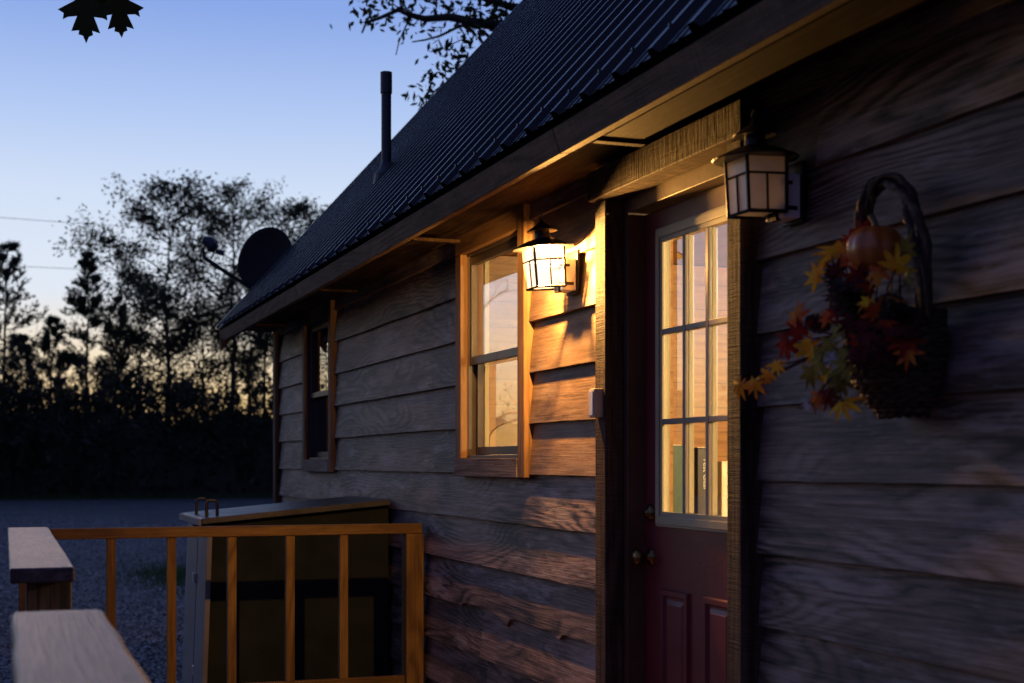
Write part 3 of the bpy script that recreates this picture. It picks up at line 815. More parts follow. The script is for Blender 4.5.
for s_ in range(9):
    pts = []
    for q in range(0, 41):
        t = q/40; a = math.pi*t
        yy = .126*math.cos(a); zz = (hz-bz1)*(max(0, math.sin(a))**.62)
        ph = s_*2*math.pi/9+t*(7+s_%3*2); wr = .008+.006*((s_*7)%3)/2
        pts.append((1.905+wr*1.2*math.sin(ph)-.018*math.sin(a)+.003*math.sin(q*1.3+s_), bc.y+yy*(1+wr*9*math.cos(ph))+.002*math.sin(q*2.1+s_), bz1-.03+zz+wr*math.cos(ph)))
    hd.tube(pts, [.0062+.0018*math.sin(q*.7+s_*2) for q in range(41)], 6)
hd.build('handle', M['basket'], bs, smooth=True)

pc = at_x(875, 249, 1.845)
pk = thing('pumpkin', 'small glossy orange pumpkin sitting in the top of the hanging basket', 'pumpkin', pc)
vs = []; fs = []; nu, nv = 48, 16
for j in range(nv+1):
    ph = math.pi*j/nv
    for i in range(nu):
        a = 2*math.pi*i/nu; rib = 1-.075*abs(math.cos(a*5))**6
        r = .064*math.sin(ph)**.85*rib if 0 < j < nv else .0
        z = .056*math.cos(ph)-(.010 if j == 0 else 0)-.012*math.exp(-(math.sin(ph)/.35)**2)*(1 if math.cos(ph) > 0 else -1)
        vs.append((pc.x+r*math.cos(a), pc.y+r*math.sin(a), pc.z+z))
for j in range(nv):
    for i in range(nu): fs.append((j*nu+i, (j+1)*nu+i, (j+1)*nu+(i+1) % nu, j*nu+(i+1) % nu))
MB().add(vs, fs).build('rind', M['pumpkin'], pk, smooth=True)
MB().tube([(pc.x, pc.y, pc.z+.038), (pc.x+.003, pc.y+.004, pc.z+.058), (pc.x-.002, pc.y+.014, pc.z+.078)], [.010, .007, .008], 8).build('stem', M['stem'], pk)

def cone(c, size, label, ax):
    o = thing('pine_cone', label, 'pine cone', c, 'pine cones in the hanging basket')
    ax = Vector(ax).normalized(); a = ax.cross(Vector((0, 0, 1)));  a = a.normalized() if a.length > .1 else Vector((1, 0, 0)); b_ = ax.cross(a)
    m = MB(); c = Vector(c); n = 90
    for i in range(n):
        t = i/n; ang = i*2.39996
        z = (t-.5)*size*1.5; r = size*.52*math.sin(math.pi*(.12+.82*t))**.8
        d = a*math.cos(ang)+b_*math.sin(ang); tn = ax.cross(d)
        p0 = c+ax*z+d*r*.3; tip = c+ax*(z+size*.13)+d*r; w = size*.12
        m.add([p0-tn*w*.4, p0+tn*w*.4, tip+tn*w, tip+d*.003+ax*size*.05, tip-tn*w, tip-ax*size*.06+d*0.001],
              [(0, 1, 2, 5), (0, 5, 4), (5, 2, 3), (5, 3, 4), (0, 4, 3, 2, 1)])
    m.tube([c-ax*size*.72, c, c+ax*size*.6], [size*.15, size*.26, size*.12], 8)
    m.build('scales', M['cone'], o)
    return o
cone(at_x(852, 304, 1.80), .085, 'largest dark pine cone in the middle of the hanging basket', (-.6, -.3, .5))
cone(at_x(892, 312, 1.83), .070, 'dark pine cone under the pumpkin on the side of the basket near the arched handle', (-.7, -.5, .2))
cone(at_x(819, 324, 1.80), .042, 'smallest pine cone between the leaves and the big cone', (-.3, .7, .3))
cone(at_x(838, 284, 1.80), .05, 'upright slender pine cone left of the pumpkin', (-.3, .4, .8))

lrng = random.Random(5)
STAR = []
for ang, r in ((-90, .10), (-62, .50), (-30, .30), (-12, .52), (2, .86), (16, .58), (28, .36), (42, .62), (54, .88), (66, .60), (76, .46), (84, .72), (90, 1.08)):
    STAR.append((r*math.cos(R(ang)), r*math.sin(R(ang))))
STARF = STAR+[(-x, y) for x, y in reversed(STAR[1:-1])]
def leaf_mesh(p, size, dirv, nv, droop=.25, outline=STARF, jit=1.0):
    d = Vector(dirv).normalized(); nv = Vector(nv); s = d.cross(nv).normalized(); nn = s.cross(d)
    vs = [Vector(p)+nn*size*.06]
    ax_, tw_ = 1+lrng.uniform(-.2, .2)*jit, lrng.uniform(-.35, .35)*jit
    for x, y in outline:
        jj = 1+lrng.uniform(-.14, .12)*jit; x, y = x*ax_*jj, y*jj; x += tw_*y*y*.5
        rr = math.hypot(x, y)
        vs.append(Vector(p)+s*x*size+d*y*size-nn*(droop*rr*rr*size)+nn*(.14*abs(x)*size))
    n = len(outline); fs = [(0, 1+i, 1+(i+1) % n) for i in range(n)]
    return MB().add(vs, fs)
def spray(label, base, leaves, X=None):
    o = thing('leaf_spray', label, 'leaf spray', base, 'autumn leaf sprays in the hanging basket')
    st = MB(); base = Vector(base)
    for (p, size, mat, dv) in leaves:
        mid = (base+p)/2+Vector((-.015, 0, -.01))
        st.tube([base, mid, p], [.0028, .0022, .0016], 5)
    st.build('stem', M['cone'], o)
    for (p, size, mat, dv) in leaves:
        nv = Vector((-.75, -.55, .35))+Vector((lrng.uniform(-.5, .5) for _ in range(3)))
        ob = leaf_mesh(p, size, dv, nv, lrng.uniform(.1, .45)).build('leaf', M[mat], o, smooth=False)
        so = ob.modifiers.new('sheet', 'SOLIDIFY'); so.thickness = .0012
    return o
root = at_x(868, 330, 1.86)
def LV(u, v, X, px, mat, dv=None):
    p = at_x(u, v, X); Zd = (p.x*FW[0]+p.y*FW[1]); size = 1.12*px*Zd/F
    if dv is None: dv = (lrng.uniform(-.6, .1), lrng.uniform(-.2, .9), lrng.uniform(-.9, .3))
    return (p, size, mat, dv)
spray('spray of bright yellow leaves trailing toward the door trim', at_x(822, 352, 1.80),
      [LV(740, 384, 1.70, 17, 'yellow', (-.2, .3, -1)), LV(755, 382, 1.70, 16, 'yellow', (-.2, -.3, -1)), LV(768, 374, 1.71, 13, 'yellow', (-.1, .5, -.7)), LV(777, 364, 1.72, 15, 'yellow', (-.3, -.5, -.8))])
spray('spray of red and orange leaves at the left side above the trailing yellow ones', at_x(838, 335, 1.80),
      [LV(797, 318, 1.74, 17, 'orange', (0, .4, 1)), LV(787, 342, 1.74, 20, 'red', (-.2, .6, -.8)), LV(801, 334, 1.74, 18, 'red', (-.3, .2, .3)), LV(808, 349, 1.75, 17, 'yellow', (-.4, .3, .7))])
spray('yellow leaf spray spreading left of the pumpkin', at_x(850, 280, 1.83),
      [LV(838, 252, 1.80, 22, 'yellow', (-.2, .7, .5)), LV(818, 276, 1.77, 19, 'yellow', (-.3, .8, .2)), LV(826, 262, 1.79, 16, 'olive', (-.2, .6, .6)), LV(836, 272, 1.78, 15, 'wine', (-.2, .2, .8))])
spray('red leaf spray tucked behind the top of the pumpkin', at_x(862, 262, 1.85),
      [LV(852, 240, 1.83, 19, 'red', (-.1, .7, .5)), LV(864, 234, 1.86, 17, 'red', (-.2, .4, .8)), LV(848, 246, 1.82, 16, 'orange', (-.2, .8, .1))])
spray('yellow and olive leaf spray at the right below the pumpkin', at_x(890, 300, 1.84),
      [LV(896, 268, 1.80, 22, 'yellow', (-.2, -.4, .7)), LV(907, 282, 1.81, 20, 'olive', (-.3, -.5, .3)), LV(905, 250, 1.86, 18, 'olive', (-.1, -.6, .7)), LV(868, 300, 1.77, 14, 'yellow', (-.6, .1, -.5))])
spray('mixed leaf spray filling the middle of the basket round the big pine cone', at_x(860, 325, 1.84),
      [LV(846, 262, 1.80, 16, 'orange', (-.4, .5, .3)), LV(858, 276, 1.78, 15, 'red', (-.5, .3, .2)), LV(834, 296, 1.77, 14, 'wine', (-.3, .7, .2)), LV(868, 322, 1.76, 17, 'wine', (-.6, .1, -.3)), LV(842, 330, 1.76, 15, 'olive', (-.5, .5, -.3)), LV(872, 288, 1.78, 14, 'red', (-.6, 0, .2)), LV(888, 322, 1.78, 16, 'red', (-.5, -.3, -.3)), LV(856, 352, 1.75, 16, 'wine', (-.6, .2, -.7)), LV(828, 318, 1.76, 13, 'orange', (-.3, .6, .3)), LV(898, 300, 1.80, 15, 'orange', (-.4, -.6, 0)), LV(826, 372, 1.75, 15, 'yellow', (-.4, .3, -.8)), LV(842, 380, 1.75, 16, 'olive', (-.5, .1, -.8))])
spray('dense low spray of wine, rust and gold leaves covering the upper front of the bowl', at_x(876, 335, 1.83),
      [LV(852, 322, 1.765, 17, 'wine', (-.6, .3, -.4)), LV(868, 334, 1.75, 19, 'wine', (-.6, .2, -.8)), LV(886, 352, 1.755, 18, 'wine', (-.6, -.1, -.8)), LV(858, 340, 1.75, 15, 'red', (-.6, .3, -.8)), LV(898, 328, 1.78, 18, 'wine', (-.5, -.4, -.4)), LV(876, 312, 1.77, 15, 'orange', (-.6, .1, .2)), LV(912, 330, 1.80, 16, 'wine', (-.4, -.7, -.3)), LV(846, 352, 1.75, 15, 'olive', (-.5, .3, -.8)), LV(864, 360, 1.75, 14, 'wine', (-.6, .1, -.9)), LV(838, 312, 1.77, 14, 'red', (-.4, .6, .1)), LV(846, 290, 1.78, 13, 'olive', (-.4, .5, .5)), LV(900, 288, 1.80, 15, 'wine', (-.5, -.5, .2))])
spray('dark wine leaf spray lying over the rim of the bowl', at_x(880, 335, 1.84),
      [LV(884, 342, 1.77, 26, 'wine', (-.6, -.1, -.6)), LV(905, 340, 1.79, 26, 'red', (-.5, -.5, -.5)), LV(868, 346, 1.76, 22, 'wine', (-.6, .3, -.6)), LV(908, 352, 1.78, 18, 'orange', (-.4, -.3, -.8)), LV(880, 272, 1.77, 18, 'orange', (-.5, .2, -.6)), LV(862, 282, 1.77, 18, 'wine', (-.6, .3, -.3))])
spray('olive and ivory sprig with a pale bloom low at the left of the bowl', at_x(852, 345, 1.79),
      [LV(830, 345, 1.75, 20, 'olive', (-.4, .4, -.6)), LV(812, 372, 1.75, 18, 'olive', (-.3, .5, -.8)), LV(834, 356, 1.74, 13, 'ivory', (-.5, .2, -.7)), LV(820, 362, 1.74, 20, 'olive', (-.3, .6, -.4)), LV(846, 366, 1.75, 20, 'olive', (-.5, .1, -.8)), LV(814, 352, 1.75, 14, 'yellow', (-.4, .4, -.5))])
spray('hanging orange and yellow leaves at the lowest left of the bowl', at_x(845, 365, 1.79),
      [LV(829, 394, 1.76, 17, 'red', (-.3, .2, -.9)), LV(818, 396, 1.75, 15, 'orange', (-.3, .4, -.8)), LV(843, 403, 1.76, 20, 'yellow', (-.3, -.5, -.5)), LV(808, 404, 1.75, 9, 'ivory', (-.2, .7, -.7)), LV(836, 385, 1.75, 17, 'wine', (-.4, .2, -.6))])

# ------------------------------------------------------------------ trees
def bez(p, d, L, rng, n=6, gnarl=.25, lift=.0):
    pts = [Vector(p)]; d = Vector(d).normalized()
    for i in range(n):
        d = (d+Vector((rng.gauss(0, gnarl), rng.gauss(0, gnarl), rng.gauss(0, gnarl)+lift))).normalized()
        pts.append(pts[-1]+d*L/n)
    return pts, d
def leafquad(m, p, s, rng):
    d = Vector((rng.gauss(0, 1), rng.gauss(0, 1), rng.gauss(0, 1))).normalized()
    a = d.cross(Vector((rng.gauss(0, 1), rng.gauss(0, 1), rng.gauss(0, 1))))
    if a.length < 1e-3: return
    a.normalize(); b_ = a
    p = Vector(p)
    m.add([p-d*s, p+a*s*.42-d*s*.1, p+d*s, p-a*s*.42+d*s*.15], [(0, 1, 2, 3)])
def broadleaf(name, label, u, Zd, vtop, seed, spread=.33, leafs=.14, dens=1.0, first=.22, mat='leaf', group='broadleaf trees beyond the gravel yard', lean=0.0, topair=.55):
    rng = random.Random(seed)
    b0 = at_z(u, 462, Zd); b0.z = -.05
    H = (462-vtop)*Zd/F+CAMZ
    o = thing(name, label, 'tree', b0, group)
    w = MB(); lf = MB()
    trunk = [b0+Vector((0, 0, 0))]; nseg = 12
    for i in range(1, nseg+1):
        t = i/nseg
        trunk.append(b0+Vector((lean*t*H+rng.gauss(0, .004)*H, rng.gauss(0, .004)*H, t*H*.97)))
    r0 = H*.011+.03
    w.tube(trunk, [r0*(1-.93*(i/nseg)**.8) for i in range(nseg+1)], 7)
    def clump(p, k, s_, rad):
        for _ in range(k):
            q = Vector(p)+Vector((rng.gauss(0, rad), rng.gauss(0, rad), rng.gauss(0, rad*.75))); leafquad(lf, q, s_*.68*rng.uniform(.55, 1.3), rng)
    nb = int(26*dens**.5)+6
    for i in range(nb):
        t = first+(1-first)*(i+rng.random())/nb
        ti = min(nseg-1, int(t*nseg)); fr = t*nseg-ti
        p = trunk[ti].lerp(trunk[ti+1], min(1, fr))
        ang = rng.uniform(0, 2*math.pi); shape = math.sin(math.pi*(.16+.78*((t-first)/(1-first))))
        L = H*spread*shape*rng.uniform(.6, 1.15)
        d = Vector((math.cos(ang), math.sin(ang), rng.uniform(.15, .9)*(.4+t)))
        pts, d2 = bez(p, d, L, rng, 6, .16, .05)
        w.tube(pts, [r0*.32*(1-t*.6)*(1-.85*k/6)+.008 for k in range(7)], 5, False)
        for k in range(2, 7):
            for _ in range(2):
                dd = (d2+Vector((rng.gauss(0, .8), rng.gauss(0, .8), rng.gauss(.15, .5))))
                sp, _d = bez(pts[k], dd, L*.36*rng.uniform(.5, 1.1), rng, 3, .25)
                w.tube(sp, [.018, .014, .010, .006], 4, False)
                den = dens*(1-topair*max(0, (t-.55)/.45))
                for q in sp[1:]:
                    clump(q, max(1, int(rng.uniform(1, 24)*den*(.32 if t < .42 else 1.1))), leafs, .30)
    w.build('trunk', M['bark'], o, smooth=True); lf.build('crown', M[mat], o)
    return o
def pine(name, label, u, Zd, vtop, seed, spread=.2, first=.25, group='pines beyond the gravel yard', dens=1.0):
    rng = random.Random(seed)
    b0 = at_z(u, 462, Zd); b0.z = -.05; H = (462-vtop)*Zd/F+CAMZ
    o = thing(name, label, 'tree', b0, group); w = MB(); lf = MB()
    top = b0+Vector((rng.gauss(0, .02)*H, rng.gauss(0, .02)*H, H)); n = 10
    trunk = [b0.lerp(top, i/n)+Vector((rng.gauss(0, .03), rng.gauss(0, .03), 0)) for i in range(n+1)]
    r0 = H*.010+.03; w.tube(trunk, [r0*(1-.95*i/n) for i in range(n+1)], 7)
    z = first
    while z < .99:
        p = b0.lerp(top, z); k = rng.randint(3, 6); rel = (z-first)/(1-first)
        for i in range(k):
            if rng.random() < .12: continue
            ang = rng.uniform(0, 2*math.pi); L = H*spread*(1.02-rel)**.8*rng.uniform(.55, 1.15)*(.55+.45*min(1, rel*4))
            d = Vector((math.cos(ang), math.sin(ang), rng.uniform(-.1, .35)))
            pts, d2 = bez(p, d, L, rng, 5, .10, .10)
            w.tube(pts, [.03*(1-.15*q)*(1-rel*.6)+.006 for q in range(6)], 4, False)
            tips = [(pts[q], d2) for q in range(2, 6)]
            for q in range(2, 6):
                for _ in range(2):
                    dd = d2+Vector((rng.gauss(0, .7), rng.gauss(0, .7), rng.uniform(.1, .8)))
                    sp, d3 = bez(pts[q], dd, L*.22*rng.uniform(.5, 1)+.15, rng, 2, .15, .25)
                    w.tube(sp, [.010, .008, .005], 4, False); tips.append((sp[-1], d3)); tips.append((sp[1], d3))
            for (q, dd) in tips:
                dd = (Vector(dd)+Vector((0, 0, .6))).normalized()
                for _ in range(int(6*dens)):
                    nd = (dd+Vector((rng.gauss(0, .55), rng.gauss(0, .55), rng.gauss(0, .4)))).normalized()
                    sd_ = nd.cross(Vector((rng.gauss(0, 1), rng.gauss(0, 1), .3)))
                    if sd_.length < 1e-3: continue
                    sd_.normalize(); ln_ = rng.uniform(.14, .30)
                    lf.add([q-sd_*.010, q+sd_*.010, q+nd*ln_*.7+sd_*.020, q+nd*ln_, q+nd*ln_*.7-sd_*.020], [(0, 1, 2, 3, 4)])
        z += rng.uniform(.028, .055)*(1.15-rel*.4)
    w.build('trunk', M['bark'], o, smooth=True); lf.build('crown', M['needle'], o)
    return o
FZ = 70
pine('pine_tree', 'dark pine cut by the left photo edge', 2, 66, 238, 21, .27, .22)
pine('pine_tree', 'narrow dark pine standing left of the tall bare-topped tree', 86, FZ, 256, 22, .20, .18, dens=1.3)
pine('pine_tree', 'short young pine between the edge pine and the narrow pine', 46, FZ+2, 318, 23, .25, .2)
pine('pine_tree', 'small thin pine at the right foot of the narrow pine', 118, FZ+4, 300, 24, .20, .25)
pine('pine_tree', 'low pine with a bushy head just right of the edge pine', 26, FZ+3, 335, 25, .28, .2)
broadleaf('broadleaf_tree', 'tallest tree with an airy half bare top and dense dark middle', 168, FZ-1, 182, 31, .30, .17, 1.25, .22)
broadleaf('broadleaf_tree', 'tall airy tree whose crown rises behind the satellite dish feed arm', 232, FZ+3, 180, 32, .26, .15, .85, .35, topair=.25)
broadleaf('broadleaf_tree', 'tree with only its crown top showing above the roof slope', 308, FZ+1, 204, 33, .26, .16, 1.0, .3, topair=.2)
broadleaf('broadleaf_tree', 'shorter leafy tree filling between narrow pine and tallest tree', 140, FZ+3, 276, 34, .30, .15, .75, .3)
broadleaf('broadleaf_tree', 'bushy dark tree under the satellite dish left of the cabin corner', 203, FZ+2, 300, 35, .36, .15, .75, .3)
broadleaf('broadleaf_tree', 'thin straight tree between the bushy tree and the cabin corner', 250, FZ-2, 270, 36, .22, .13, .45, .5, topair=.1)
broadleaf('broadleaf_tree', 'slender tree directly beside the cabin corner board', 265, FZ, 262, 37, .22, .13, .45, .5, topair=.1)
# thin bare trees to the left of the view: the window glass mirrors them
def polar(az, dist): return Vector((math.sin(R(az))*dist, math.cos(R(az))*dist, 0))
def bare(name, label, az, dist, H, seed, grp):
    rng = random.Random(seed); b0 = polar(az, dist); b0.z = -.05
    o = thing(name, label, 'tree', b0, grp); w = MB()
    top = b0+Vector((.12*H, .1, H)); n = 8
    tr = [b0.lerp(top, i/n)+Vector((rng.gauss(0, .08), rng.gauss(0, .08), 0)) for i in range(n+1)]
    w.tube(tr, [.05*(1-.9*i/n)+.006 for i in range(n+1)], 6)
    for i in range(26):
        t = rng.uniform(.25, .98); p = b0.lerp(top, t); a = rng.uniform(0, 6.28)
        pts, d = bez(p, (math.cos(a), math.sin(a), .8), H*.3*(1.1-t), rng, 5, .15)
        w.tube(pts, [.016*(1-.17*q)+.003 for q in range(6)], 4, False)
        for q in range(1, 6):
            p2, _ = bez(pts[q], d+Vector((rng.gauss(0, .8), rng.gauss(0, .8), .4)), H*.08, rng, 3, .2)
            w.tube(p2, [.006, .005, .004, .003], 3, False)
    w.build('trunk', M['bark'], o, smooth=True); return o
bare('bare_tree', 'thin leaning leafless tree out in the gravel yard, mirrored in the lit window', -8.4, 21.4, 6.4, 71, 'leafless trees in the yard')

for az, d_, H_, sd_, lb in ((-4.5, 60, 10.5, 81, 'dark yard edge tree outside the picture, mirrored in the far small window'), (-8, 63, 11.5, 82, 'second yard edge tree outside the picture'), (-11.5, 61, 8.0, 83, 'third and lowest yard edge tree outside the picture')):
    u_t = 512+F*math.tan(R(az)-TH); z_t = d_*math.cos(R(az)-TH)
    broadleaf('broadleaf_tree', lb, u_t, z_t, 462-(H_-CAMZ)*F/z_t, sd_, .4, .17, 1.0, .15)
# oak twig hanging into the picture, on a real limb of an oak beside the porch
OK_ = [(0, 1.08), (.07, .93), (.17, .90), (.14, .80), (.34, .86), (.28, .70), (.19, .60), (.20, .50), (.40, .52), (.52, .58), (.50, .44), (.64, .36), (.46, .30), (.22, .24), (.17, .14), (.34, .10), (.42, -.02), (.24, -.04), (.10, -.20), (.02, -.34)]
OAK = OK_+[(-x, y*1.02) for x, y in reversed(OK_[1:])]
ok = thing('oak_tree', 'pair of lobed dark oak leaves hanging in from the top of the picture', 'tree', (-2.4, 5.2, 0))
t0 = Vector((-2.4, 5.2, -.05)); ot = MB()
lp1 = at_z(86, -4, 5.0); lp2 = at_z(118, -5, 5.0); lp3 = at_z(102, -16, 5.05)
knot = (lp1+lp2)/2+Vector((-.02, .05, .10))
ot.tube([t0, t0+Vector((.05, 0, 1.5)), t0+Vector((.12, .05, 3.2)), t0+Vector((.1, .1, 5))], [.16, .13, .11, .06], 10)
ot.tube([t0+Vector((.12, .05, 3.2)), t0+Vector((.9, -.1, 3.9)), knot+Vector((-.8, .3, .55)), knot+Vector((-.25, .1, .22)), knot], [.06, .04, .016, .007, .004], 7)
for p in (lp1, lp2, lp3): ot.tube([knot, (knot+p)/2+Vector((0, 0, .02)), p+Vector((0, 0, .02))], [.003, .002, .0018], 5)
ot.build('trunk', M['bark'], ok, smooth=True)
for p, s_, dv in ((lp1, .150, (-.03, -.1, -1)), (lp2, .134, (.10, .05, -1)), (lp3, .10, (.05, .3, -1))):
    lo = leaf_mesh(p, s_, (dv[0]*1, dv[1], dv[2]), (-.25, -.95, .1), .12, OAK, .15).build('leaf', M['oakleaf'], ok)
    lo.modifiers.new('sheet', 'SOLIDIFY').thickness = .001
rg = random.Random(3)
for k in range(10):
    p = knot+Vector((rg.uniform(-.35, .1), rg.uniform(-.1, .2), rg.uniform(.12, .4)))
    lo = leaf_mesh(p, rg.uniform(.09, .13), (rg.gauss(0, .5), rg.gauss(0, .5), -1), (-.3, -.9, rg.uniform(-.3, .3)), .15, OAK, .15).build('leaf', M['oakleaf'], ok)

# big tree behind the house: branches hang over the roof slope
bt = thing('shade_tree', 'big leafy tree behind the cabin with dark branches reaching over the roof slope', 'tree', (8.2, 17.5, 0))
rb = random.Random(44); w = MB(); lf = MB(); BZ = 17.0
t0 = Vector((9.8, 18.5, -.05)); bt.location = t0; bt['_o'] = tuple(t0)
fork = Vector((9.0, 18.2, 7.0))
w.tube([t0, t0+Vector((-.1, 0, 3)), fork, fork+Vector((.3, .2, 3))], [.3, .24, .2, .1], 9)
def limb(px, r0, r1, start=None):
    pts = [at_z(u, v, BZ) for u, v in px]
    if start is not None: pts = [start]+pts
    n = len(pts); w.tube(pts, [r0+(r1-r0)*(i/(n-1))**.45 for i in range(n)], 6); return pts
def leaves_at(pts_px, k, rad, s_=.062):
    for u, v in pts_px:
        c = at_z(u, v, BZ)
        for _ in range(k):
            q = c+Vector((rb.gauss(0, rad), rb.gauss(0, rad), rb.gauss(0, rad*.8))); leafquad(lf, q, s_*rb.uniform(.6, 1.25), rb)
limb([(560, 40), (500, 26), (472, 22), (450, 17), (425, 19), (410, 15), (398, 10), (380, 18), (366, 23), (362, 33)], .12, .012, fork)
limb([(566, 70), (520, 22), (480, 25), (460, 26), (440, 36), (425, 40), (412, 42)], .05, .008)
limb([(408, 22), (404, 30), (399, 42), (396, 55)], .012, .007)
limb([(545, 80), (480, 66), (462, 76), (445, 84), (436, 90), (428, 100)], .04, .008)
limb([(520, 10), (470, -6), (430, -12), (380, -8), (362, 3)], .05, .01)
limb([(456, 20), (466, 38), (452, 44), (444, 50)], .015, .006); limb([(410, 15), (400, -2), (392, -10)], .014, .008)
leaves_at([(372, 4), (380, 10), (368, 14), (366, 22), (390, 20), (400, 4), (408, 18), (414, 24), (404, -4), (392, 6), (375, -4), (420, 6), (432, 10), (440, 4), (446, 12), (428, -2), (418, 14), (384, -4), (362, 2)], 10, .13)
leaves_at([(482, 10), (488, 20), (494, 28), (500, 16), (508, 8), (505, 26), (490, 4), (478, 26), (514, 0), (516, 14), (470, 6), (462, 12), (474, 32), (498, -4), (520, -2)], 22, .19)
leaves_at([(440, 38), (444, 46), (448, 50), (438, 50), (434, 34), (452, 44)], 9, .10)
leaves_at([(470, 56), (462, 60), (456, 66), (464, 70), (454, 74), (474, 52), (448, 76), (452, 62)], 10, .12)
leaves_at([(432, 78), (428, 86), (434, 84), (424, 92), (430, 98), (426, 102), (438, 76), (422, 98)], 8, .10)
leaves_at([(430, 108), (427, 110)], 4, .06)
for _ in range(900):
    q = fork+Vector((rb.gauss(1.0, 2.0), rb.gauss(1, 1.8), rb.gauss(2.6, 1.4)))
    if q.x-q.y*.40 > 0.6: leafquad(lf, q, .11, rb)
w.build('trunk', M['bark'], bt, smooth=True); lf.build('crown', M['leaf'], bt)

# undergrowth along the yard's far edge: one dark mass
ug = MB(); ru = random.Random(9)
def crest(az): 
    return 4.6+.8*mnoise.noise(Vector((az*.9, 3, 0)))+1.1*mnoise.noise(Vector((az*2.3, 8, 0)))+.9*mnoise.noise(Vector((az*9, 1, 0)))
core = []; nA = 160
for i in range(nA+1):
    az = -46+84*i/nA; h = crest(az)*.82
    for d_, z in ((FOREST+3, -.1), (FOREST+3.2, h*.8), (FOREST+5, h), (FOREST+9, h*.95), (FOREST+11, -.1)):
        p = polar(az, d_+.6*mnoise.noise(Vector((az*2, z, 5)))); core.append((p.x, p.y, z))
fs = []
for i in range(nA):
    for j in range(4): fs.append((i*5+j, (i+1)*5+j, (i+1)*5+j+1, i*5+j+1))
ug.add(core, fs)
for _ in range(26000):
    az = ru.uniform(-6, 25) if ru.random() < .8 else ru.uniform(-46, 38)
    h = crest(az); t = ru.random()**.75
    z = h*t*1.06+ru.gauss(0, .12)
    if z < .02: continue
    d_ = FOREST+2.3+ru.random()*3.5
    if t > .8: d_ = FOREST+2.5+ru.random()*7
    p = polar(az, d_); leafquad(ug, (p.x, p.y, z), ru.uniform(.08, .30)*(1 if t < .7 else .55), ru)
for _ in range(12000):
    az = ru.uniform(-4, 24); h = crest(az); p = polar(az, FOREST+2.5+ru.random()*8)
    leafquad(ug, (p.x, p.y, h*ru.uniform(.72, 1.0)+abs(ru.gauss(0, .35))), ru.uniform(.07, .2), ru)
for _ in range(260):               # stems and saplings poking out of it
    az = ru.uniform(-12, 24); p = polar(az, FOREST+3+ru.random()*4); h = crest(az)
    top = h+abs(ru.gauss(0, 1.1)); ug.tube([(p.x, p.y, 0), (p.x+ru.gauss(0, .15), p.y, h), (p.x+ru.gauss(0, .3), p.y, top)], [.03, .02, .008], 4)
    for _ in range(26):
        q = Vector((p.x+ru.gauss(0, .35), p.y+ru.gauss(0, .3), h+(top-h)*ru.random()+ru.gauss(0, .1))); leafquad(ug, q, ru.uniform(.10, .2), ru)
u_ = ug.build('undergrowth', M['thicket']); u_['kind'] = 'stuff'; u_['label'] = 'dark undergrowth along the far edge of the gravel'
# grass at the yard's edge and one patch in the gravel
gr = MB(); rg = random.Random(12)
def blade(x, y, h):
    a = rg.uniform(0, 6.28); dx, dy = math.cos(a)*.006, math.sin(a)*.006; lx, ly = rg.gauss(0, h*.35), rg.gauss(0, h*.35)
    gr.add([(x-dx, y-dy, 0), (x+dx, y+dy, 0), (x+lx, y+ly, h)], [(0, 1, 2)])
for _ in range(5000):
    c = at_z(178, 462, 20.5); a = rg.uniform(0, 6.28); r = abs(rg.gauss(0, 1))
    blade(c.x+math.cos(a)*r*.5, c.y+math.sin(a)*r*1.6, rg.uniform(.03, .09))
for _ in range(9000):
    p = polar(rg.uniform(-3, 22), FOREST+1.2+abs(rg.gauss(0, .9))); blade(p.x, p.y, rg.uniform(.1, .35))
g_ = gr.build('grass', M['grass']); g_['kind'] = 'stuff'; g_['label'] = 'low grass tufts in and around the gravel'

# power lines
for nm, va, vb, label in (('a', 227, 243, 'upper power line crossing the pale sky above the pines'), ('b', 273, 282, 'lower power line crossing just above the narrow pine')):
    A = at_z(-700, va-62 if nm == 'a' else va-40, 75); B = at_z(700, va+43 if nm == 'a' else va+25, 75); pts = []
    for i in range(41):
        t = i/40; p = A.lerp(B, t); p.z -= .5*4*t*(1-t)*.6-.3; pts.append(p)
    tag(MB().tube(pts, .014, 5).build('power_line', M['wire'], None, org=A), label, 'power line', 'power lines over the trees')

# ------------------------------------------------------------------ lights
def lamp(name, typ, loc, energy, col, **k):
    l = bpy.data.lights.new(name, typ); l.energy = energy; l.color = col
    for a, v in k.items(): setattr(l, a, v)
    o = bpy.data.objects.new(name, l); C.objects.link(o); o.location = loc; return o
ll = lamp('lantern_light', 'POINT', Vector(p1)+(T1 @ Vector((0, 0, .036))), 17.5, (1, .48, .11), shadow_soft_size=.018); ll.parent = None
lamp('ceiling_light', 'POINT', (4.6, 3.0, Zh(.85)), 42, (1, .80, .42), shadow_soft_size=.12)
SUN_EL, SUN_ROT = -2.0, 0.0
s = lamp('dusk_sun', 'SUN', (0, 30, 20), .02, (1, .62, .4), angle=R(10))
s.rotation_euler = Vector((0, -1, -.04)).to_track_quat('-Z', 'Y').to_euler()

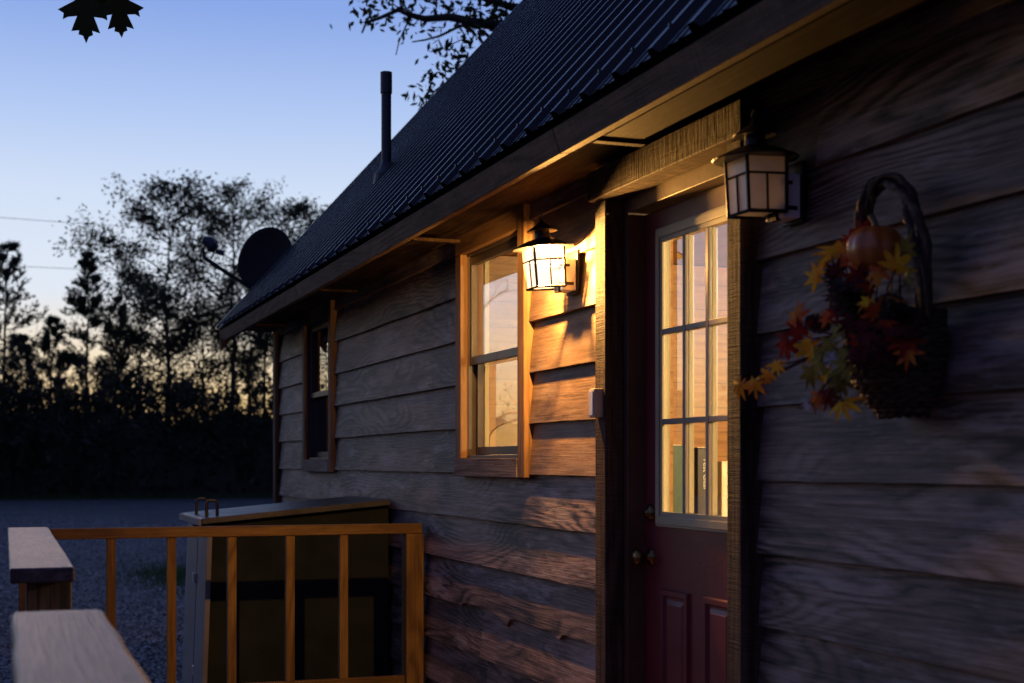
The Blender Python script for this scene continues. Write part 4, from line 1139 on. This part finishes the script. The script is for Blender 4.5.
# ------------------------------------------------------------------ world
w = bpy.data.worlds.new('World'); sc.world = w; w.use_nodes = True
nt = w.node_tree; bg = nt.nodes['Background']
sky = nt.nodes.new('ShaderNodeTexSky'); sky.sky_type = 'NISHITA'; sky.sun_disc = False
sky.sun_elevation = R(SUN_EL); sky.sun_rotation = R(SUN_ROT); sky.air_density = 1.0; sky.dust_density = 1.0; sky.ozone_density = 4.0; sky.altitude = 100
g_tc = nt.nodes.new('ShaderNodeTexCoord'); g_sp = nt.nodes.new('ShaderNodeSeparateXYZ'); nt.links.new(g_tc.outputs['Generated'], g_sp.inputs[0])
g_r = nt.nodes.new('ShaderNodeValToRGB'); el = g_r.color_ramp.elements
SKY = [(0, (.85, .45, .20)), (.04, (1.0, .70, .32)), (.075, (.97, .82, .60)), (.115, (.80, .85, .92)), (.18, (.68, .78, .93)), (.235, (.47, .61, .90)), (.30, (.27, .41, .81)), (.5, (.13, .22, .52)), (1, (.075, .12, .36))]
while len(el) < len(SKY): el.new(.5)
for q, (p, c) in zip(el, SKY): q.position = p; q.color = (*c, 1)
nt.links.new(g_sp.outputs[2], g_r.inputs[0])
g_b = nt.nodes.new('ShaderNodeValToRGB'); el = g_b.color_ramp.elements
EAST = [(0, (.05, .056, .14)), (.10, (.092, .105, .28)), (.25, (.092, .12, .34)), (.5, (.078, .11, .32)), (1, (.065, .098, .30))]
while len(el) < len(EAST): el.new(.5)
for q, (p, c) in zip(el, EAST): q.position = p; q.color = (*c, 1)
nt.links.new(g_sp.outputs[2], g_b.inputs[0])
g_a = nt.nodes.new('ShaderNodeMapRange'); g_a.interpolation_type = 'SMOOTHSTEP'; nt.links.new(g_sp.outputs[1], g_a.inputs[0])
for q, v in ((1, -.2), (2, .92)): g_a.inputs[q].default_value = v
g_m = nt.nodes.new('ShaderNodeMix'); g_m.data_type = 'RGBA'; nt.links.new(g_a.outputs[0], g_m.inputs[0])
nt.links.new(g_b.outputs[0], g_m.inputs[6]); nt.links.new(g_r.outputs[0], g_m.inputs[7])
g_x = nt.nodes.new('ShaderNodeMix'); g_x.data_type = 'RGBA'; g_x.inputs[0].default_value = .85
nt.links.new(sky.outputs[0], g_x.inputs[6]); nt.links.new(g_m.outputs[2], g_x.inputs[7])
nt.links.new(g_x.outputs[2], bg.inputs[0]); bg.inputs[1].default_value = 0.052

# ------------------------------------------------------------------ camera
cam = bpy.data.cameras.new('camera'); co = bpy.data.objects.new('camera', cam); C.objects.link(co)
co.location = (0, 0, CAMZ); co.rotation_euler = (math.pi/2, 0, -TH)
cam.lens = 50; cam.sensor_width = 36; cam.shift_y = (462-341.5)/1024; cam.clip_end = 2000; cam.clip_start = .05
cam.dof.use_dof = True; cam.dof.focus_distance = 5.9; cam.dof.aperture_fstop = 3.6; cam.dof.aperture_blades = 9
sc.camera = co
sc.view_settings.view_transform = 'Standard'; sc.view_settings.look = 'None'; sc.view_settings.gamma = 1; sc.view_settings.exposure = 4.4
sc.cycles.use_denoising = True; sc.cycles.max_bounces = 8; sc.cycles.transparent_max_bounces = 16
sc.cycles.sample_clamp_indirect = 4
for o in bpy.data.objects:
    if '_o' in o: del o['_o']
